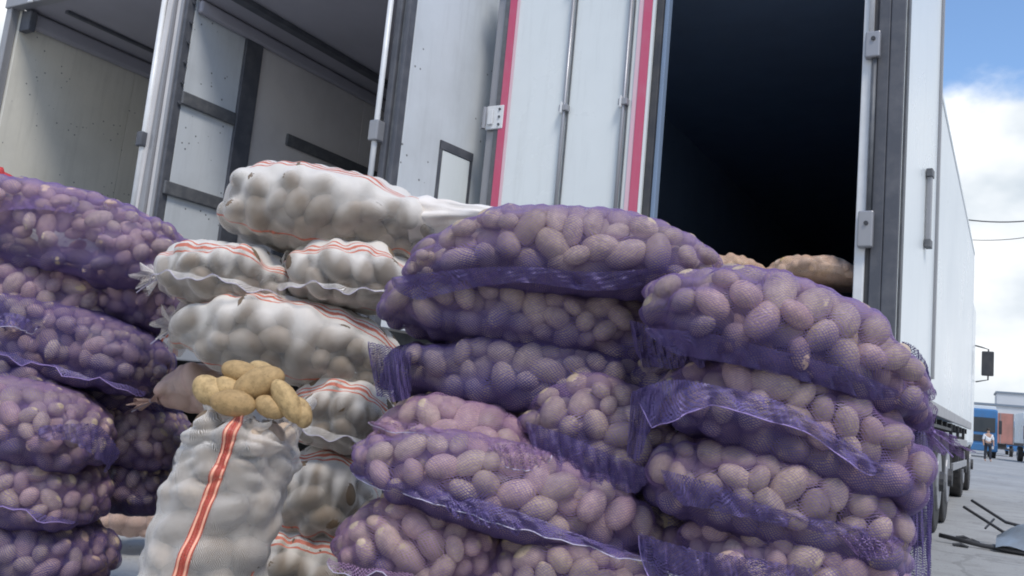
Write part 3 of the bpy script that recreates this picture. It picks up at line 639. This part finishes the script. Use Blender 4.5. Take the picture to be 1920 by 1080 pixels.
# left stack
pk = dict(pots=('pot', 'pot_pink'), res=.85)
isack('P1', 110, 440, 2.75, 545, 150, 7, 0, .5, 0.0260, 'top sack of the left stack, broad, with lilac net catching light', GL, sh=(.1, .12), cull=front, **pk)
isack('P2', 60, 555, 2.78, 360, 125, 6, 0, .46, 0.0260, 'second row sack at the left edge, pale potatoes sagging right', GL, cull=front, **pk)
isack('P3', 275, 552, 2.86, 200, 125, 4, -6, .44, 0.0252, 'small second row sack whose end touches the white sack tip', GL, end=(1,), endlen=.06, cull=front, **dict(pk, cord='cord_green'))
isack('P4', 115, 640, 2.70, 450, 125, 9, 0, .46, 0.0260, 'third row sack of the left stack, a bluish flap at its left', GL, net='net_deep', seam=True, cull=front, **pk)
isack('P5', 60, 720, 2.66, 210, 90, 6, 0, .42, 0.0252, 'short dark sack tied with green twine in the left stack', GL, net='net_deep', cord='cord_green', end=(1,), endlen=.08, cull=front, **pk)
isack('P6', 250, 722, 2.90, 190, 100, 2, 0, .44, 0.0235, 'shaded sack of small potatoes right of the green twine', GL, net='net_deep', cull=front, **pk)
isack('P7', 50, 790, 2.45, 310, 130, 5, 0, .46, 0.0269, 'light mauve sack bulging forward at the left edge', GL, cull=front, **pk)
isack('P8', 262, 812, 2.86, 190, 105, 2, 0, .44, 0.0235, 'sack of small round potatoes just left of the open sack', GL, cull=front, **pk)
isack('P9', 50, 910, 2.46, 290, 125, 5, 0, .46, 0.0269, 'sack of blocky potatoes below the mauve one at left edge', GL, net='net', seam=True, cull=front, **pk)
isack('P10', 262, 902, 2.90, 170, 95, 2, 0, .44, 0.0235, 'dark greenish violet sack in the gap left of the open sack', GL, net='net_deep', cull=front, **pk)
isack('P11', 60, 1020, 2.50, 310, 115, 3, 0, .46, 0.0260, 'dim indigo sack at the bottom left corner', GL, net='net_deep', cull=front, **pk)
isack('P12', 60, 1125, 2.55, 310, 110, 0, 0, .46, 0.0260, 'lowest indigo sack in the bottom left corner', GL, net='net_deep', cull=front, **pk)
# sacks in the dark doorway
for k, (x, z, y, lab) in enumerate(((-1.72, 1.38, 5.24, 'lower hidden tan sack at the left inside the dark trailer'), (-1.08, 1.38, 5.24, 'lower hidden tan sack at the right inside the dark trailer'),
        (-1.72, 1.57, 5.24, 'middle hidden tan sack at the left inside the dark trailer'), (-1.08, 1.57, 5.24, 'middle hidden tan sack at the right inside the dark trailer'),
        (-1.56, 1.80, 5.2, 'tan sack with orange stripes on top in the dark trailer, the left one'), (-1.02, 1.79, 5.2, 'tan sack with orange stripes on top in the dark trailer beside the white post'))):
    sack('Q%d' % k, 'potato_sack', lab, GT, (x, y, z), (.60, .7, .2), .027, (0, 0, R(random.uniform(-4, 4))), net='brown_net', pots=('pot_yellow', 'pot'), res=.9, bend=.01, cull=lambda P, d: P[:, 2] > -.02)

# ------------------------------------------------------------------ loose net flaps (parts of their sacks)
def flap(key, top, bot, mat='net_loose', taper=True, nv=14, rip=.010, cordmat=None, name='loose_net', freq=26, jag=0):
    """cloth between two rows of points (px, py, depth)"""
    root = SACKS[key]; n = 120
    root_m = Matrix.LocRotScale(root.location, root.rotation_euler, None).inverted()
    def samp(pts):
        q = [at(*p) for p in pts]; t = np.linspace(0, len(q)-1, n); o = []
        for s_ in t:
            i = min(int(s_), len(q)-2); f = s_-i; f2 = f
            p0, p1, p2, p3 = q[max(i-1, 0)], q[i], q[i+1], q[min(i+2, len(q)-1)]
            o.append(.5*((2*p1)+(-p0+p2)*f2+(2*p0-5*p1+4*p2-p3)*f2**2+(-p0+3*p1-3*p2+p3)*f2**3))
        return o
    T, B = samp(top), samp(bot); V = []; uv = []; ph = random.uniform(0, 6)
    for i in range(n):
        for j in range(nv):
            f = j/(nv-1); wf = min(1, math.sin(math.pi*(i+.4)/(n-.2))*2.4)**.7 if taper else 1; p = T[i].lerp(B[i], f*wf)
            wv = rip*(math.sin(i/n*freq+ph+f*2)+.5*math.sin(i/n*freq*2.3+ph*2-f*3))*(.35+.65*f)+rip*.45*math.sin(i*.9+f*9+ph)*math.sin(i*.37-f*14)
            bow = .007*(math.sin(i*.55+ph)*math.cos(f*5+ph*1.7)+.6*math.sin(i*.31-f*4+ph))*min(1, f*3)
            p = p - FW*(wv+bow)
            if jag and j == nv-1: p = p + UP*random.uniform(-jag, jag)
            V.append(tuple(root_m @ p)); uv.append((i/n*(T[0]-T[-1]).length, f*(T[n//2]-B[n//2]).length))
    F_ = [[i*nv+j, i*nv+j+1, (i+1)*nv+j+1, (i+1)*nv+j] for i in range(n-1) for j in range(nv-1)]
    o = meshobj(name, V, F_, M[mat], root, True, uv)
    if cordmat: MB().tube([V[i*nv+nv-1] for i in range(0, n, 2)], .0012, 5).build('seam_cord', M[cordmat], o, smooth=True)
    return o
flap('R1', [(1210, 615, 1.78), (1330, 625, 1.72), (1450, 655, 1.70), (1580, 690, 1.70), (1690, 735, 1.74)], [(1220, 660, 1.80), (1330, 675, 1.76), (1450, 700, 1.74), (1580, 735, 1.74), (1680, 765, 1.78)], freq=70, rip=.006)
flap('R2', [(1195, 730, 1.76), (1260, 712, 1.68), (1340, 722, 1.65), (1440, 745, 1.65), (1530, 790, 1.66), (1620, 850, 1.70), (1672, 890, 1.74)], [(1190, 800, 1.80), (1235, 800, 1.70), (1330, 762, 1.64), (1450, 792, 1.64), (1520, 815, 1.65), (1610, 880, 1.69), (1665, 908, 1.74)], cordmat='cord_violet', freq=34, rip=.009)
flap('R2', [(1185, 735, 1.78), (1215, 725, 1.73), (1250, 735, 1.69)], [(1170, 850, 1.84), (1195, 860, 1.80), (1225, 790, 1.72)], freq=14, rip=.012)
flap('R3', [(1240, 880, 1.76), (1330, 905, 1.72), (1460, 955, 1.71), (1600, 985, 1.72), (1690, 1010, 1.76)], [(1240, 940, 1.78), (1330, 955, 1.73), (1460, 985, 1.72), (1600, 1010, 1.73), (1690, 1040, 1.78)], freq=90, rip=.004)
flap('R4', [(1200, 1000, 1.76), (1300, 1030, 1.70), (1400, 1045, 1.68), (1520, 1065, 1.68)], [(1190, 1095, 1.78), (1300, 1100, 1.72), (1400, 1105, 1.70), (1520, 1120, 1.70)], freq=30, rip=.012, cordmat='cord_violet')
flap('R4', [(1570, 1000, 1.72), (1630, 1005, 1.71), (1690, 1015, 1.74)], [(1600, 1040, 1.70), (1640, 1050, 1.69), (1685, 1035, 1.73)], mat='net', freq=20, rip=.006)
flap('T1', [(735, 520, 2.08), (860, 505, 1.98), (980, 500, 1.96), (1120, 510, 1.95), (1250, 500, 1.94)], [(725, 580, 2.1), (860, 545, 2.02), (980, 530, 1.98), (1120, 545, 1.97), (1260, 530, 1.98)], freq=24, rip=.010)
flap('L4', [(690, 790, 2.02), (790, 795, 1.93), (870, 815, 1.92), (960, 830, 1.90), (1030, 850, 1.93)], [(700, 815, 2.02), (790, 812, 1.92), (870, 845, 1.90), (950, 860, 1.88), (1030, 870, 1.93)], mat='net_pink', cordmat='cord', rip=.006)
flap('L4', [(915, 838, 1.87), (975, 832, 1.85), (1035, 850, 1.88)], [(925, 862, 1.87), (975, 882, 1.85), (1035, 872, 1.88)], mat='net_pink', freq=16, rip=.005, cordmat='cord')
flap('L5', [(660, 888, 1.93), (760, 905, 1.86), (850, 925, 1.83), (960, 955, 1.80), (1080, 1000, 1.79), (1210, 1045, 1.80)], [(660, 905, 1.93), (760, 928, 1.85), (850, 955, 1.81), (960, 990, 1.78), (1080, 1020, 1.77), (1210, 1068, 1.79)], cordmat='cord', freq=30, rip=.006)
flap('L5', [(835, 940, 1.82), (900, 955, 1.79), (975, 985, 1.77)], [(840, 968, 1.82), (910, 985, 1.79), (985, 1008, 1.78)], freq=14, rip=.008)
flap('L3', [(690, 640, 2.10), (730, 650, 2.04), (770, 660, 2.04)], [(700, 740, 2.10), (740, 752, 2.04), (775, 745, 2.05)], freq=10, rip=.014)
flap('L2', [(1180, 600, 2.02), (1260, 620, 1.93), (1330, 640, 1.80)], [(1190, 690, 2.04), (1270, 690, 1.95), (1330, 690, 1.82)], mat='net_loose', freq=12, rip=.014)
flap('M4', [(985, 790, 1.95), (1060, 815, 1.90), (1140, 850, 1.88), (1220, 880, 1.88)], [(985, 845, 1.96), (1060, 885, 1.91), (1140, 915, 1.89), (1220, 930, 1.90)], freq=60, rip=.005)
r_ = SACKS['W1']; rm = Matrix.LocRotScale(r_.location, r_.rotation_euler, None).inverted()
V = []; F_ = []; pts = [(770, 412, 2.62, .085), (800, 408, 2.60, .078), (840, 405, 2.56, .055), (880, 404, 2.50, .040), (915, 403, 2.45, .030), (940, 404, 2.42, .022), (955, 406, 2.40, .006)]
sp = []
for a_, b_ in zip(pts[:-1], pts[1:]):
    for k in range(6): sp.append([x+(y-x)*k/6 for x, y in zip(a_, b_)])
sp.append(pts[-1])
for i, (px, py, d, r0) in enumerate(sp):
    c_ = at(px, py, d)
    for j in range(36):
        a = 2*math.pi*j/36; rr_ = r0*(1+.10*math.sin(a*6+i*.12)+.07*math.sin(a*11-i*.2)+.05*math.sin(i*.8+a*2))
        V.append(tuple(rm @ (c_+FW*(rr_*math.cos(a))+UP*(rr_*.8*math.sin(a)))))
    if i: F_ += [[36*(i-1)+j, 36*(i-1)+(j+1) % 36, 36*i+(j+1) % 36, 36*i+j] for j in range(36)]
meshobj('gathered_end', V, F_, M['white_cloth'], r_, True)
# net hanging at the right side of the stack
flap('R1', [(1690, 640, 1.96), (1715, 650, 1.98), (1742, 690, 2.02)], [(1690, 800, 1.98), (1725, 800, 2.0), (1752, 735, 2.04)], freq=10, rip=.012, jag=.006, taper=False)
flap('R3', [(1675, 800, 1.94), (1715, 790, 1.98), (1748, 800, 2.04)], [(1680, 1130, 1.92), (1715, 1130, 1.96), (1748, 1130, 2.04)], freq=9, rip=.012, nv=20, taper=False)
flap('P4', [(-30, 590, 2.68), (30, 588, 2.62), (75, 612, 2.66)], [(-30, 618, 2.68), (25, 612, 2.60), (62, 632, 2.66)], freq=10, rip=.006, cordmat='cord')
flap('P7', [(60, 800, 2.46), (130, 795, 2.42), (190, 800, 2.48), (225, 850, 2.56)], [(60, 830, 2.46), (130, 828, 2.42), (185, 860, 2.5), (200, 900, 2.60)], freq=12, rip=.010)
flap('P1', [(-40, 372, 2.84), (60, 366, 2.78), (150, 380, 2.78)], [(-40, 400, 2.76), (60, 392, 2.72), (150, 402, 2.74)], mat='net', freq=12, rip=.006)

def stripe(key, pts, wd=.004, mat='orange', gap=.012, n=2):
    root = SACKS[key]; rm = Matrix.LocRotScale(root.location, root.rotation_euler, None).inverted()
    for k in range(n):
        q = [rm @ (at(px, py, d)+UP*(k*gap)) for px, py, d in pts]
        MB().tube(q, wd*.5, 5).build('orange_stripe', M[mat], root, smooth=True)

# ------------------------------------------------------------------ standing open sack
def open_sack():
    top = at(455, 760, 2.02); base = Vector((top.x-.02, top.y+.0, 0)); base = Vector((at(345, 1080, 2.02).x, at(345, 1080, 2.02).y, 0))
    root = thing('open_sack', 'tall open white sack with a red stripe down its front, potatoes heaped at its mouth', 'sack', base, (0, 0, YAW))
    H = .80; lean = .105
    def prof(z):
        t = z/H; return .140+.022*np.sin(t*3.1)-.010*t-.02*np.maximum(0, (.06-t))*10
    # pack
    r = .042; n = 120; rad = r*rng.uniform(.8, 1.15, n); P = np.stack([rng.uniform(-.1, .1, n), rng.uniform(-.08, .08, n), rng.uniform(.05, H, n)], 1)
    for it in range(60):
        d = P[:, None]-P[None]; L_ = np.linalg.norm(d, axis=2)+1e-6; np.fill_diagonal(L_, 9)
        ov = np.maximum(rad[:, None]+rad[None]-L_, 0); P += ((d/L_[:, :, None])*ov[:, :, None]*.42).sum(1); P[:, 2] -= .0012
        rr = prof(P[:, 2])-rad; q = np.hypot(P[:, 0], P[:, 1]/.85); k = q > rr; P[k, 0] *= rr[k]/q[k]; P[k, 1] *= rr[k]/q[k]
        P[:, 2] = np.clip(P[:, 2], rad, H-.05)
    nu, nv = 110, 130; z = np.linspace(.004, H+.035, nu); th = np.linspace(0, 2*math.pi, nv, endpoint=False)
    Z, TH = np.meshgrid(z, th, indexing='ij'); rr = prof(np.minimum(Z, H))
    pos = np.stack([rr*np.cos(TH), rr*.85*np.sin(TH), Z], 2); nor = np.stack([np.cos(TH), np.sin(TH), 0*TH], 2)
    q = np.hypot(P[:, 0], P[:, 1]/.85); nrm = np.stack([P[:, 0], P[:, 1], P[:, 0]*0], 1)+1e-4
    keep = (q > prof(P[:, 2])-rad*2.6) | (P[:, 2] > H-.16)
    PL = orient(P, rad, nrm, ('pot_dark', 'pot', 'pot_dark'), keep)
    h = hug(pos, nor, [x_[2] for x_ in PL], relax=16, floor=-.02)
    # slack cloth folds, strongest near the mouth
    t = Z/H; amp = .0008+.011*np.clip((t-.70)/.25, 0, 1)
    fold = amp*np.abs(np.sin(Z*95+2.2*np.sin(TH*2+1)+TH*1.2)+.7*np.sin(Z*52-TH*3+1.4*np.sin(TH*3))+.5*np.sin(TH*9+Z*30))
    mouth = np.clip((t-.93)/.1, 0, 1); rim = mouth*(.020*np.sin(TH*5+1)+.012*np.sin(TH*11)-.012)
    pos = pos+nor*(h+fold+rim)[:, :, None]
    pos[:, :, 2] += mouth*(.030*np.sin(TH*3+.6)+.014*np.sin(TH*8+2))-.02*mouth*(np.sin(TH) < 0)
    def warp(p): p = np.array(p, float); tt = p[:, 2]/H; p[:, 0] += lean*tt**1.4; return p
    V = warp(pos.reshape(-1, 3)); idx = np.arange(nu*nv).reshape(nu, nv)
    F_ = np.stack([idx[:-1], np.roll(idx, -1, 1)[:-1], np.roll(idx, -1, 1)[1:], idx[1:]], 2).reshape(-1, 4).tolist()
    uv = np.stack([Z.ravel(), (TH/(2*math.pi)*1.1).ravel()], 1)
    meshobj('net', V, F_, M['white_film'], root, True, uv)
    G = V.reshape(nu, nv, 3); Nn = nor
    def band(th0, wd, mat, name, off, i0=0, i1=nu):
        V2 = []; uv2 = []; f2 = []; rows = range(i0, i1)
        for a_, i in enumerate(rows):
            tc_ = th0+.05*math.sin(z[i]*9+1)
            for b_ in range(3):
                ang = tc_+(b_-1)*wd/2; jf = (ang/(2*math.pi)*nv) % nv; j = int(jf); f = jf-j
                p = G[i, j]*(1-f)+G[i, (j+1) % nv]*f; nn = Nn[i, j]
                V2.append(tuple(p+nn*off)); uv2.append((z[i], b_*.01))
            if a_: k = 3*a_; f2 += [[k-3, k-2, k+1, k], [k-2, k-1, k+2, k+1]]
        meshobj(name, V2, f2, mat, root, True, uv2)
    c0 = -math.pi/2-.02
    band(c0, .20, M['stripe_net'], 'stripe_band', .0022)
    band(c0-.06, .034, M['orange_pale'], 'orange_stripe', .0034); band(c0+.065, .034, M['orange_pale'], 'orange_stripe', .0034)
    band(c0+1.15, .05, M['stripe_net'], 'stripe_band', .0022, 0, 60); band(c0+1.15, .02, M['orange_pale'], 'orange_stripe', .0034, 0, 60)
    place_potatoes(root, PL, warp)
    return root
M['stripe_net'] = net_mat('red_stripe_weave', (.62, .07, .05), (.70, .16, .10), k0=.74, k1=1.0, s=.005, t=.004)
open_sack()
# yellow potatoes heaped at the mouth
heap = [(448, 688, 2.04, .030, 10, 'small oval yellow potato at the very top of the heap'), (482, 712, 2.02, .040, -35, 'largest round yellow potato in the middle of the heap'),
        (425, 718, 2.03, .036, 5, 'yellow potato lying left of the largest one'), (390, 722, 2.02, .040, 25, 'yellow potato leaning over the left rim of the open sack'),
        (538, 738, 1.98, .034, 52, 'elongated bright yellow potato hanging over the right rim'), (566, 765, 1.99, .027, 60, 'small yellow potato slipping down beyond the right rim'),
        (440, 748, 1.97, .033, 0, 'yellow potato just above the red stripe of the sack'), (505, 752, 1.98, .028, 20, 'small yellow potato tucked in at the right of the mouth'),
        (500, 700, 2.09, .036, 40, 'yellow potato at the back of the heap, partly hidden')]
for i, (x, y, d, r_, a, lab) in enumerate(heap):
    o = bpy.data.objects.new('potato', PM['pot_yellow'][i % 9]); C.objects.link(o); o.location = at(x, y+10, d); o.scale = (r_*1.02, r_*.92, r_*.95) if i != 4 else (r_*1.15, r_*.8, r_*.8)
    o.rotation_euler = (Matrix.Rotation(YAW, 3, 'Z') @ Matrix.Rotation(R(a), 3, 'Y') @ Matrix.Rotation(i*1.3, 3, 'X')).to_euler()
    tag(o, lab, 'potato', 'yellow potatoes heaped on the open sack')

# ------------------------------------------------------------------ pallets
def pallet(c, rz, L_, W_, label, h=.14):
    t = thing('pallet', label, 'pallet', (c[0], c[1], 0), (0, 0, rz), 'pallets under the stacks')
    for k in range(3): MB().box((-L_/2, -W_/2+k*(W_-.1)/2, .0), (L_/2, -W_/2+.1+k*(W_-.1)/2, h-.03)).build('bearer', M['wood'], t, bevel=.004)
    n = int(L_/.14)
    for k in range(n): x = -L_/2+k*(L_-.1)/(n-1); MB().box((x, -W_/2, h-.028), (x+.1, W_/2, h)).build('board', M['wood'], t, bevel=.003)
    return t
p = at(1180, 1300, 2.1); pallet((p.x, p.y), YAW, 1.35, .8, 'grey wooden pallet under the tall violet stack')
p = at(500, 1100, 2.75); pallet((p.x, p.y), YAW, .85, .6, 'grey wooden pallet under the white sacks', .10)
p = at(80, 1080, 2.85); pallet((p.x, p.y), YAW, .95, .7, 'grey wooden pallet under the left violet stack', .10)

# ------------------------------------------------------------------ far yard
def truck(px, d, label, paint, wd=2.5, h=3.6, ln=7, yaw=0, box=None, flip=False, group=None):
    g = at(px, 860, d); t = thing('parked_truck', label, 'truck', (g.x, g.y, 0), (0, 0, yaw), group)
    if not flip:
        cb = MB().box((-wd/2, 0, .75), (wd/2, 2.1, h)).build('cab', M[paint], t, bevel=.12)
        MB().box((-wd/2+.15, -.03, h*.52), (wd/2-.15, -.004, h*.82)).build('windscreen', M['glass'], t, bevel=.03)
        MB().box((-wd/2+.2, -.04, 1.1), (wd/2-.2, -.004, h*.46)).build('grille', M['dark_steel'], t, bevel=.03)
        MB().box((-wd/2-.02, -.1, .45), (wd/2+.02, .25, .95)).build('bumper', M[paint], t, bevel=.05)
        for x in (-wd/2+.25, wd/2-.5): MB().box((x, -.13, .62), (x+.28, -.102, .82)).build('headlight', M['shirt'], t, bevel=.02)
        for x in (-wd/2-.25, wd/2+.05): MB().box((x, -.1, h*.5), (x+.2, -.02, h*.78)).build('mirror', M['dark_steel'], t, bevel=.02)
        MB().box((-wd/2, 2.3, 1.2), (wd/2, ln, h+.3)).build('cargo_body', M[box or 'side_white'], t, bevel=.03)
    else:
        MB().box((-wd/2, 0, 1.15), (wd/2, ln, h)).build('cargo_body', M[box or paint], t, bevel=.03)
        for x in (-wd/2, 0, wd/2-.06): MB().box((x, -.04, 1.15), (x+.06, -.003, h)).build('door_frame', M['silver'], t)
        MB().box((-wd/2, -.06, .6), (wd/2, .05, .75)).build('bumper', M['dark_steel'], t)
        MB().box((-.5, .5, .7), (.5, ln, 1.12)).build('chassis', M['dark_steel'], t)
    for y in ((1.0, ln-1.5) if not flip else (1.5, 2.8)):
        for x in (-wd/2+.2, wd/2-.2): wheel(t, (x, y, .5), .5, .3, ax=(1 if x > 0 else -1, 0, 0))
    return t
truck(1836, 60, 'blue cabbed truck parked far off beside the white trailer', 'blue_paint', wd=2.2, h=3.4, yaw=R(4), group='trucks far down the yard')
truck(1874, 78, 'truck with a faded red cargo back at the far end of the yard', 'brick_red', wd=2.2, h=3.9, flip=True, box='brick_red', group='trucks far down the yard')
truck(1968, 52, 'grey blue truck front at the right edge of the yard', 'grey_paint', wd=2.3, h=2.9, yaw=R(6), group='trucks far down the yard')
truck(1905, 95, 'far blue truck between the red cargo back and grey truck', 'blue_paint', wd=2.2, h=3.8, group='trucks far down the yard')
# tractor unit of the right trailer: its mirror sticks out
tr = thing('truck_tractor', 'truck tractor ahead of the white trailer with its black mirror sticking out', 'truck', (-1.9, YE+.5, 0))
cb = MB().box((-1.18, 1.4, .8), (1.18, 3.6, 3.7)).build('cab', M['side_white'], tr, bevel=.12)
b = MB().box((-.5, -1.5, .7), (.5, 3.5, 1.0)).build('chassis', M['dark_steel'], tr)
MB().box((-1.1, 3.605, 2.0), (1.1, 3.64, 3.1)).build('windscreen', M['glass'], tr)
for y in (.0, 2.6):
    for x in (-1.0, 1.0): wheel(tr, (x, y, .5), .5, .32, ax=(1 if x > 0 else -1, 0, 0))
mr = MB().box((1.30, 3.42, 2.28), (1.52, 3.50, 2.78)).build('mirror', M['dark_steel'], tr, bevel=.02)
MB().tube([(1.15, 3.5, 2.9), (1.3, 3.48, 2.86), (1.42, 3.46, 2.82), (1.42, 3.46, 2.2), (1.2, 3.5, 2.15)], .015, 6).build('mirror_arm', M['dark_steel'], tr)

# pale far buildings
for (px, d, w_, h_, lab) in ((1862, 260, 22, 13, 'pale warehouse with a flat roof beyond the far trucks'), (1990, 300, 40, 20, 'larger pale block at the right beyond the yard')):
    g = at(px, 850, d); t = thing('warehouse', lab, 'building', (g.x, g.y, 0), (0, 0, R(3)))
    MB().box((-w_/2, 0, 0), (w_/2, 20, h_)).build('wall', M['pale_wall'], t)
    MB().box((-w_/2-.4, -.4, h_+.01), (w_/2+.4, 20.4, h_+.6)).build('roof', M['tarp'], t)
    for r_ in range(2):
        for k in range(int(w_/4)):
            x = -w_/2+1.2+k*4; MB().box((x, -.08, 3+r_*4.5), (x+1.8, -.01, 5+r_*4.5)).build('window', M['glass'], t)

# person
def person():
    g = at(1852, 868, 46); t = thing('person', 'person in a white top and dark trousers standing by the far blue truck', 'person', (g.x, g.y, 0), (0, 0, R(200)))
    def skin(name, pts, edges, rads, mat, par):
        me = bpy.data.meshes.new(name); me.from_pydata(pts, edges, []); me.materials.append(mat); o = bpy.data.objects.new(name, me); C.objects.link(o); o.parent = par
        sm = o.modifiers.new('skin', 'SKIN')
        for i, r_ in enumerate(rads): me.skin_vertices[0].data[i].radius = r_
        me.skin_vertices[0].data[0].use_root = True
        o.modifiers.new('sub', 'SUBSURF').levels = 1; return o
    me = bpy.data.meshes.new('b')
    pts = [(0, 0, .98), (0, 0, 1.2), (0, 0, 1.42), (0, 0, 1.52), (0, 0, 1.62), (0, .01, 1.72), (-.19, 0, 1.42), (-.25, .02, 1.15), (-.24, .1, .92), (-.24, .13, .84), (.19, 0, 1.42), (.26, .02, 1.15), (.25, .08, .92), (.25, .11, .84),
           (-.1, 0, .92), (-.11, .02, .52), (-.12, 0, .1), (-.12, .14, .04), (.1, 0, .92), (.12, -.03, .52), (.13, -.06, .1), (.13, .08, .04)]
    ed = [(0, 1), (1, 2), (2, 3), (3, 4), (4, 5), (2, 6), (6, 7), (7, 8), (8, 9), (2, 10), (10, 11), (11, 12), (12, 13), (0, 14), (14, 15), (15, 16), (16, 17), (0, 18), (18, 19), (19, 20), (20, 21)]
    rd = [(.14, .1), (.14, .1), (.16, .1), (.055, .055), (.085, .095), (.07, .085), (.06, .06), (.045, .045), (.035, .035), (.04, .025), (.06, .06), (.045, .045), (.035, .035), (.04, .025),
          (.09, .09), (.06, .06), (.045, .045), (.045, .035), (.09, .09), (.06, .06), (.045, .045), (.045, .035)]
    bpy.data.meshes.remove(me)
    def mk(name, pts, ed, rd, mat):
        me = bpy.data.meshes.new(name); me.from_pydata(pts, ed, []); me.materials.append(mat)
        o = bpy.data.objects.new(name, me); C.objects.link(o); o.parent = t
        bm = bmesh.new(); bm.from_mesh(me); ly = bm.verts.layers.skin.verify(); bm.verts.ensure_lookup_table()
        for v, r_ in zip(bm.verts, rd): v[ly].radius = r_
        bm.verts[0][ly].use_root = True; bm.to_mesh(me); bm.free()
        o.modifiers.new('skin', 'SKIN'); s_ = o.modifiers.new('sub', 'SUBSURF'); s_.levels = s_.render_levels = 1; return o
    mk('body', pts, ed, rd, M['skin'])
    tp = [pts[i] for i in (0, 1, 2, 6, 7, 10, 11)]; mk('shirt', tp, [(0, 1), (1, 2), (2, 3), (3, 4), (2, 5), (5, 6)], [(.165, .125), (.165, .12), (.18, .12), (.075, .075), (.06, .06), (.075, .075), (.06, .06)], M['shirt'])
    lp = [pts[i] for i in (0, 14, 15, 16, 18, 19, 20)]; mk('trousers', lp, [(0, 1), (1, 2), (2, 3), (0, 4), (4, 5), (5, 6)], [(.155, .115), (.105, .105), (.08, .08), (.06, .06), (.105, .105), (.08, .08), (.06, .06)], M['trouser'])
    hm = MB(); hm.tube([(0, -.02, 1.66), (0, -.02, 1.72), (0, -.02, 1.78), (0, -.02, 1.81)], [.10, .105, .08, .03], 12); hm.build('hair', M['hair'], t, smooth=True)
person()

# overhead wires
def wire(pts, label, r_=.012):
    V = [at(*p) for p in pts]; n = 24; P_ = []
    for i in range(n+1):
        f = i/n; p = V[0].lerp(V[1], f); p.z -= .5*math.sin(f*math.pi); P_.append(p)
    return tag(MB().tube(P_, r_, 6).build('overhead_wire', M['wire'], None, smooth=True), label, 'wire', 'overhead wires at the right')
wire([(1700, 392, 22), (2100, 372, 24)], 'thicker upper black wire crossing the clouds right of the trailer', .017)
wire([(1700, 436, 22), (2100, 392, 24)], 'thinner lower wire crossing the clouds right of the trailer', .010)
pa = at(2100, 372, 24.1); pole = thing('utility_pole', 'grey utility pole at the right holding the overhead wires', 'pole', (pa.x, pa.y, 0))
MB().tube([(0, 0, 0), (0, 0, pa.z+.5)], [.16, .1], 12).build('post', M['pale_wall'], pole, smooth=True)
MB().box((-.8, -.05, pa.z-.1), (.8, .05, pa.z)).build('crossarm', M['wood'], pole)
pa = at(1700, 400, 22.1); pole = thing('utility_pole', 'utility pole hidden behind the white trailer at the other end of the wires', 'pole', (pa.x-.2, pa.y, 0))
MB().tube([(0, 0, 0), (0, 0, pa.z+.5)], [.16, .1], 12).build('post', M['pale_wall'], pole, smooth=True)
MB().box((-.8, -.05, pa.z-.1), (.8, .05, pa.z)).build('crossarm', M['wood'], pole)

# fallen hand truck at right
g = at(1905, 1010, 7.6); ht = thing('fallen_hand_truck', 'dark metal hand truck lying under a blue grey sheet at the right edge', 'hand truck', (g.x, g.y, 0), (0, 0, R(-8)))
MB().tube([(-.42, .35, .36), (-.1, .12, .22), (.5, -.05, .16)], .014, 8).build('frame_tube', M['dark_steel'], ht, smooth=True)
MB().tube([(-.46, .2, .30), (-.1, .0, .14), (.5, -.2, .08)], .014, 8).build('frame_tube', M['dark_steel'], ht, smooth=True)
MB().tube([(-.55, -.35, .06), (-.2, -.38, .03), (.4, -.42, .03)], .02, 8).build('toe_plate', M['dark_steel'], ht, smooth=True)
for x, y, z in ((-.2, .1, .2), (.05, .0, .16)): MB().tube([(x, y+.06, z+.03), (x-.04, y-.12, z-.05)], .01, 6).build('crossbar', M['dark_steel'], ht)
MB().cyl((.32, -.1, .125), (0, 1, 0), .125, .06, 20).build('wheel', M['tyre'], ht, bevel=.01)
V = []; nn = 18
for i in range(nn):
    for j in range(nn):
        u, v = i/(nn-1), j/(nn-1); V.append((-.15+u*.9, -.45+v*.7, .03+.26*math.sin(u*math.pi*.8+.3)*math.sin(v*math.pi*.9+.15)+.018*math.sin(u*17+v*9)))
o = meshobj('sheet', V, [[i*nn+j, i*nn+j+1, (i+1)*nn+j+1, (i+1)*nn+j] for i in range(nn-1) for j in range(nn-1)], M['tarp'], None, True)
o.location = ht.location; tag(o, 'crumpled blue grey plastic sheet lying over the fallen hand truck', 'sheet'); o.name = 'plastic_sheet'
# litter
for i, (x, y, d) in enumerate(((1806, 1020, 8.0), (1822, 1038, 7.8), (1800, 1045, 7.4))):
    g = at(x, y, d); b = MB(); b.tube([(-.06, 0, .015), (0, .02, .02), (.06, -.01, .012)], [.012, .02, .01], 6)
    o = b.build('metal_scrap', M['dark_steel'], None); o.location = (g.x, g.y, 0)
    tag(o, ['dark scrap on the concrete nearest the far trucks', 'dark scrap on the concrete right of the others', 'dark scrap on the concrete nearest the violet stack'][i], 'scrap', 'scraps on the yard')

# red cloth at the left edge
g = at(-6, 340, 2.95); V = []; nu, nv = 14, 18
for i in range(nu):
    for j in range(nv):
        a = math.pi*i/(nu-1); b_ = 2*math.pi*j/nv; r_ = .045*(1+.2*math.sin(3*b_+i)+.12*math.sin(5*a+b_*2)); V.append((r_*math.sin(a)*math.cos(b_)*1.1, r_*math.sin(a)*math.sin(b_), r_*math.cos(a)*.9))
o = meshobj('red_cloth', V, [[i*nv+j, i*nv+(j+1) % nv, (i+1)*nv+(j+1) % nv, (i+1)*nv+j] for i in range(nu-1) for j in range(nv)], M['red_cloth'], None, True); o.location = g
tag(o, 'bunched red cloth on top of the left violet stack at the picture edge', 'cloth')
